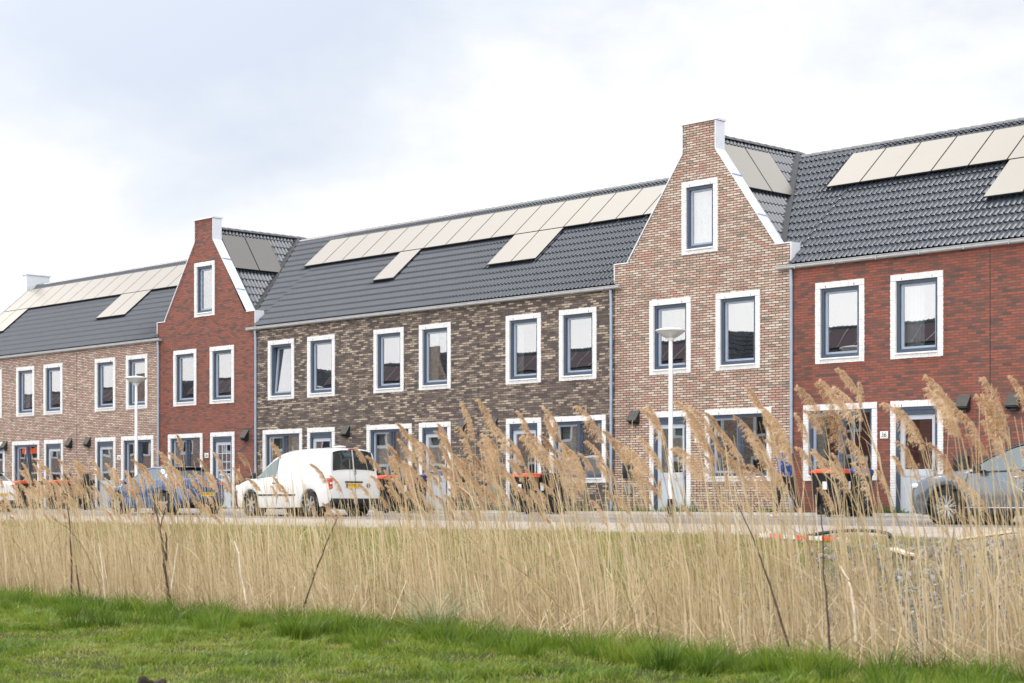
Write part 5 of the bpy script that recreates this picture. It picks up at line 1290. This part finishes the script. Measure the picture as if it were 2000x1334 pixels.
# dead brown stalks and bleached stems that stand out of the bed
def pix(u, v, y): return Vector((px_on_y(u, y), y, px_z(u, v, y)))
def stalk(name, paths, mat, label, cat):
    mb = MB()
    for pts, r0, r1 in paths:
        P = [pix(*p) for p in pts]; Q = []
        for i in range(len(P) - 1):
            for t in (0, .25, .5, .75): Q.append(P[i].lerp(P[i + 1], t) + Vector((random.gauss(0, .0025), random.gauss(0, .0025), 0)))
        Q.append(P[-1]); mb.tube(Q, [r0 + (r1 - r0) * i / (len(Q) - 1) for i in range(len(Q))], 7)
    b = pix(*paths[0][0][0]); o = mb.build(name, mat, org=tuple(b)); tag(o, label, cat)
Y_ = -24.12
stalk('dead_stalk', [([(334, 1192, Y_), (326, 1130, Y_ + .03), (321, 1085, Y_ + .05), (312, 1035, Y_ + .1), (303, 985, Y_ + .16), (296, 950, Y_ + .2)], .024, .006), ([(324, 1095, Y_ + .04), (325, 1060, Y_ + .02), (324, 1040, Y_)], .013, .007), ([(312, 1035, Y_ + .1), (318, 1010, Y_ + .12), (326, 985, Y_ + .15)], .008, .004), ([(328, 1150, Y_), (318, 1100, Y_ - .1)], .010, .005)], M['bark'], 'thick forked dead brown stalk at the grass edge', 'dead stalk')
stalk('dead_stalk', [([(140, 1178, Y_), (139, 1100, Y_ + .03), (136, 1020, Y_ + .06), (131, 985, Y_ + .1)], .014, .005)], M['bark'], 'straight thin dead brown stalk near a shorter broken one', 'dead stalk')
stalk('dead_stalk', [([(157, 1166, Y_), (152, 1130, Y_), (148, 1104, Y_)], .012, .008)], M['bark'], 'short broken dead stalk beside the straight thin one', 'dead stalk')
stalk('dead_stalk', [([(1621, 1285, Y_), (1617, 1200, Y_ + .02), (1609, 1120, Y_ + .04), (1607, 1040, Y_ + .06), (1602, 985, Y_ + .1)], .010, .004)], M['bark'], 'long slender dark stalk rising past the striped plank', 'dead stalk')
stalk('dead_stalk', [([(1540, 1262, Y_), (1515, 1180, Y_ + .03), (1492, 1108, Y_ + .06), (1468, 1045, Y_ + .1), (1440, 985, Y_ + .14)], .011, .004)], M['bark'], 'dark stalk slanting to the upper left, in front of the far kerb', 'dead stalk')
stalk('dead_stalk', [([(593, 1186, Y_), (615, 1120, Y_ + .05), (642, 1050, Y_ + .1), (660, 1010, Y_ + .15)], .010, .004)], M['bark'], 'thin dark stalk slanting to the upper right below the white van', 'dead stalk')
stalk('bleached_stem', [([(1672, 1252, Y_), (1668, 1190, Y_), (1660, 1140, Y_ + .02), (1642, 1106, Y_ + .05)], .013, .007)], M['palestalk'], 'bent bleached stem with a broken top, beside the long slender dark stalk', 'dry stem')
stalk('bleached_stem', [([(335, 1150, Y_ - .05), (340, 1110, Y_ - .03), (348, 1060, Y_)], .010, .006)], M['palestalk'], 'bleached stem leaning against the thick forked stalk', 'dry stem')
stalk('bleached_stem', [([(205, 1172, Y_), (200, 1110, Y_), (193, 1060, Y_ + .03)], .011, .006)], M['palestalk'], 'upright bleached stem below the blue car', 'dry stem')
stalk('bleached_stem', [([(482, 1180, Y_), (470, 1120, Y_), (466, 1080, Y_ + .03), (458, 1058, Y_ + .05)], .011, .006)], M['palestalk'], 'crooked bleached stem below the white van wheels', 'dry stem')
# sedge clump on the edge
def sedge():
    k = 120; c = pix(850, 1232, -24.0); c.z = lawn_z(c.x, c.y); ang = RNG.uniform(0, 6.28, k); rr = .17 * np.sqrt(RNG.random(k))
    B = np.stack([rr * np.cos(ang), rr * np.sin(ang), np.zeros(k)], 1); h = RNG.uniform(.25, .80, k)
    V, F, T = blades(B, h, RNG.uniform(.007, .012, k), RNG.uniform(.4, 1.7, k), ang + RNG.normal(0, .4, k), RNG.random(k), seg=4)
    tag(np_mesh('sedge_clump', V, F, M['sedge'], T, loc=c), 'grey green sedge clump spreading at the bank edge', 'sedge')
sedge()
def clod():
    c = pix(293, 1292, -29.3); c = Vector((c.x, c.y, lawn_z(c.x, c.y))); bm = bmesh.new(); bmesh.ops.create_icosphere(bm, subdivisions=4, radius=1)
    for v in bm.verts: v.co = Vector((v.co.x * .17, v.co.y * .13, v.co.z * .07)) * (1 + .7 * MN.noise(v.co * 2.3) + .5 * MN.noise(v.co * 6))
    mb = MB(); mb.bm(bm, 0, False); mb.v = [tuple(Vector(v) + c + Vector((0, 0, .02))) for v in mb.v]; tag(mb.build('soil_clod', M['soil'], org=tuple(c)), 'dark clod of soil lying in the mown grass', 'soil')
clod()
def straw(u0, v0, u1, v1, y0, y1, label):
    a, b = pix(u0, v0, y0), pix(u1, v1, y1); mb = MB(); a.z = lawn_z(a.x, a.y) + .10; b.z = lawn_z(b.x, b.y) + .07; m = a.lerp(b, .6) + Vector((0, 0, .03)); mb.tube([a, a.lerp(m, .5), m, b], [.006, .007, .007, .004], 6); tag(mb.build('fallen_stem', M['palestalk'], org=tuple(a)), label, 'dry stem')
straw(1503, 1290, 1575, 1325, -24.2, -24.6, 'fallen straw-coloured stem lying on the green grass')

# ------------------------------------------------------------------ light, sky, camera
w = bpy.data.worlds.new('World'); S.world = w; w.use_nodes = True; nt = w.node_tree; nt.nodes.clear()
el = math.asin(LEAF.z); az = math.atan2(LEAF.x, LEAF.y)
sky = nt.nodes.new('ShaderNodeTexSky'); sky.sky_type = 'NISHITA'; sky.sun_disc = False; sky.sun_elevation = el; sky.sun_rotation = az; sky.dust_density = 2.5; sky.air_density = 1.0
tc = nt.nodes.new('ShaderNodeTexCoord'); dirv = tc.outputs['Generated']
def blob(d, sig_deg, amp):
    d = Vector(d).normalized(); vm = nt.nodes.new('ShaderNodeVectorMath'); vm.operation = 'DOT_PRODUCT'; lk(nt, dirv, vm.inputs[0]); vm.inputs[1].default_value = d
    a = math_n(nt, 'SUBTRACT', vm.outputs['Value'], 1.0); k = 1 / (R(sig_deg) ** 2)
    return math_n(nt, 'MULTIPLY', math_n(nt, 'EXPONENT', math_n(nt, 'MULTIPLY', a, k)), amp)
def vdir(u, v):
    t = (u - 1000) / F_PX; h = (V0 - v) / F_PX; c, s = math.cos(YAW), math.sin(YAW); return (t * c - s, c + t * s, h)
sep = nt.nodes.new('ShaderNodeSeparateXYZ'); lk(nt, dirv, sep.inputs[0])
n1 = noise(nt, vscale(nt, dirv, (1, 1, 1.9)), 5.5, 6, .55)
n2 = noise(nt, vscale(nt, dirv, (1, 1, 1.6)), 2.0, 3, .5)
cov = math_n(nt, 'ADD', math_n(nt, 'MULTIPLY_ADD', n1, .95, -.20), math_n(nt, 'MULTIPLY', n2, .45))
# grey-blue bank of cloud high in the middle, bright cumulus heads low and to either side
cov = math_n(nt, 'ADD', cov, blob(vdir(600, 170), 5.2, -.20)); cov = math_n(nt, 'ADD', cov, blob(vdir(60, 90), 3.0, -.09)); cov = math_n(nt, 'ADD', cov, blob(vdir(330, 260), 2.5, -.07))
cov = math_n(nt, 'ADD', cov, blob(vdir(40, 330), 2.3, .22)); cov = math_n(nt, 'ADD', cov, blob(vdir(1760, 170), 8.0, .30))
cov = math_n(nt, 'ADD', cov, math_n(nt, 'MULTIPLY', math_n(nt, 'SUBTRACT', .205, sep.outputs[2]), 2.7))
cloud = ramp(nt, cov, [(.28, (.69, .765, .91)), (.40, (.775, .84, .945)), (.52, (.90, .94, 1.01)), (.64, (1.10, 1.11, 1.14)), (.85, (1.25, 1.25, 1.25))])
glow = math_n(nt, 'ADD', blob((-.72, .235, .665), 11, 1.15), blob((.35, -.85, .60), 36, 3.1))
glow = math_n(nt, 'ADD', glow, blob((-.03, .79, .61), 8, 1.9)); glow = math_n(nt, 'ADD', glow, blob((-.72, -.67, .18), 24, .08)); glow = math_n(nt, 'ADD', glow, blob((-.53, .29, .82), 13, 1.9)); glow = math_n(nt, 'ADD', glow, blob((-.9, .18, .48), 8, .05))
gc = mixc(nt, 1.0, cloud, (1, 1, 1))
vm = nt.nodes.new('ShaderNodeVectorMath'); vm.operation = 'SCALE'; vm.inputs[0].default_value = (1.0, .965, .91); lk(nt, glow, vm.inputs['Scale'])
ad = nt.nodes.new('ShaderNodeVectorMath'); ad.operation = 'ADD'; lk(nt, cloud, ad.inputs[0]); lk(nt, vm.outputs[0], ad.inputs[1])
b1 = nd(nt, 'ShaderNodeBackground', i_Strength=.10); lk(nt, sky.outputs[0], b1.inputs[0])
b2 = nd(nt, 'ShaderNodeBackground', i_Strength=.92); lk(nt, ad.outputs[0], b2.inputs[0])
mx = nd(nt, 'ShaderNodeMixShader'); mx.inputs[0].default_value = .90; lk(nt, b1.outputs[0], mx.inputs[1]); lk(nt, b2.outputs[0], mx.inputs[2])
out = nt.nodes.new('ShaderNodeOutputWorld'); lk(nt, mx.outputs[0], out.inputs[0])
w.cycles.sampling_method = 'MANUAL'; w.cycles.sample_map_resolution = 512

sd = bpy.data.lights.new('sun', 'SUN'); sd.energy = 2.3; sd.angle = R(2.0); sd.color = (1.0, .95, .87)
so = bpy.data.objects.new('sun', sd); COL.objects.link(so); so.rotation_euler = LEAF.to_track_quat('Z', 'Y').to_euler(); so.location = (-30, -30, 40)

cd = bpy.data.cameras.new('camera'); cam = bpy.data.objects.new('camera', cd); COL.objects.link(cam); S.camera = cam
cam.location = (0, CAMY, 0); cam.rotation_euler = (R(90), 0, YAW)
cd.sensor_width = 36; cd.lens = F_PX / 2000 * 36; cd.shift_y = (V0 - 667) / 2000; cd.clip_end = 3000; cd.clip_start = .1
cd.dof.use_dof = True; cd.dof.focus_distance = 48; cd.dof.aperture_fstop = 5.0
S.view_settings.view_transform = 'Standard'; S.view_settings.look = 'None'; S.view_settings.exposure = 0.08; S.view_settings.gamma = 1
S.cycles.max_bounces = 8; S.cycles.transparent_max_bounces = 16; S.cycles.sample_clamp_indirect = 6
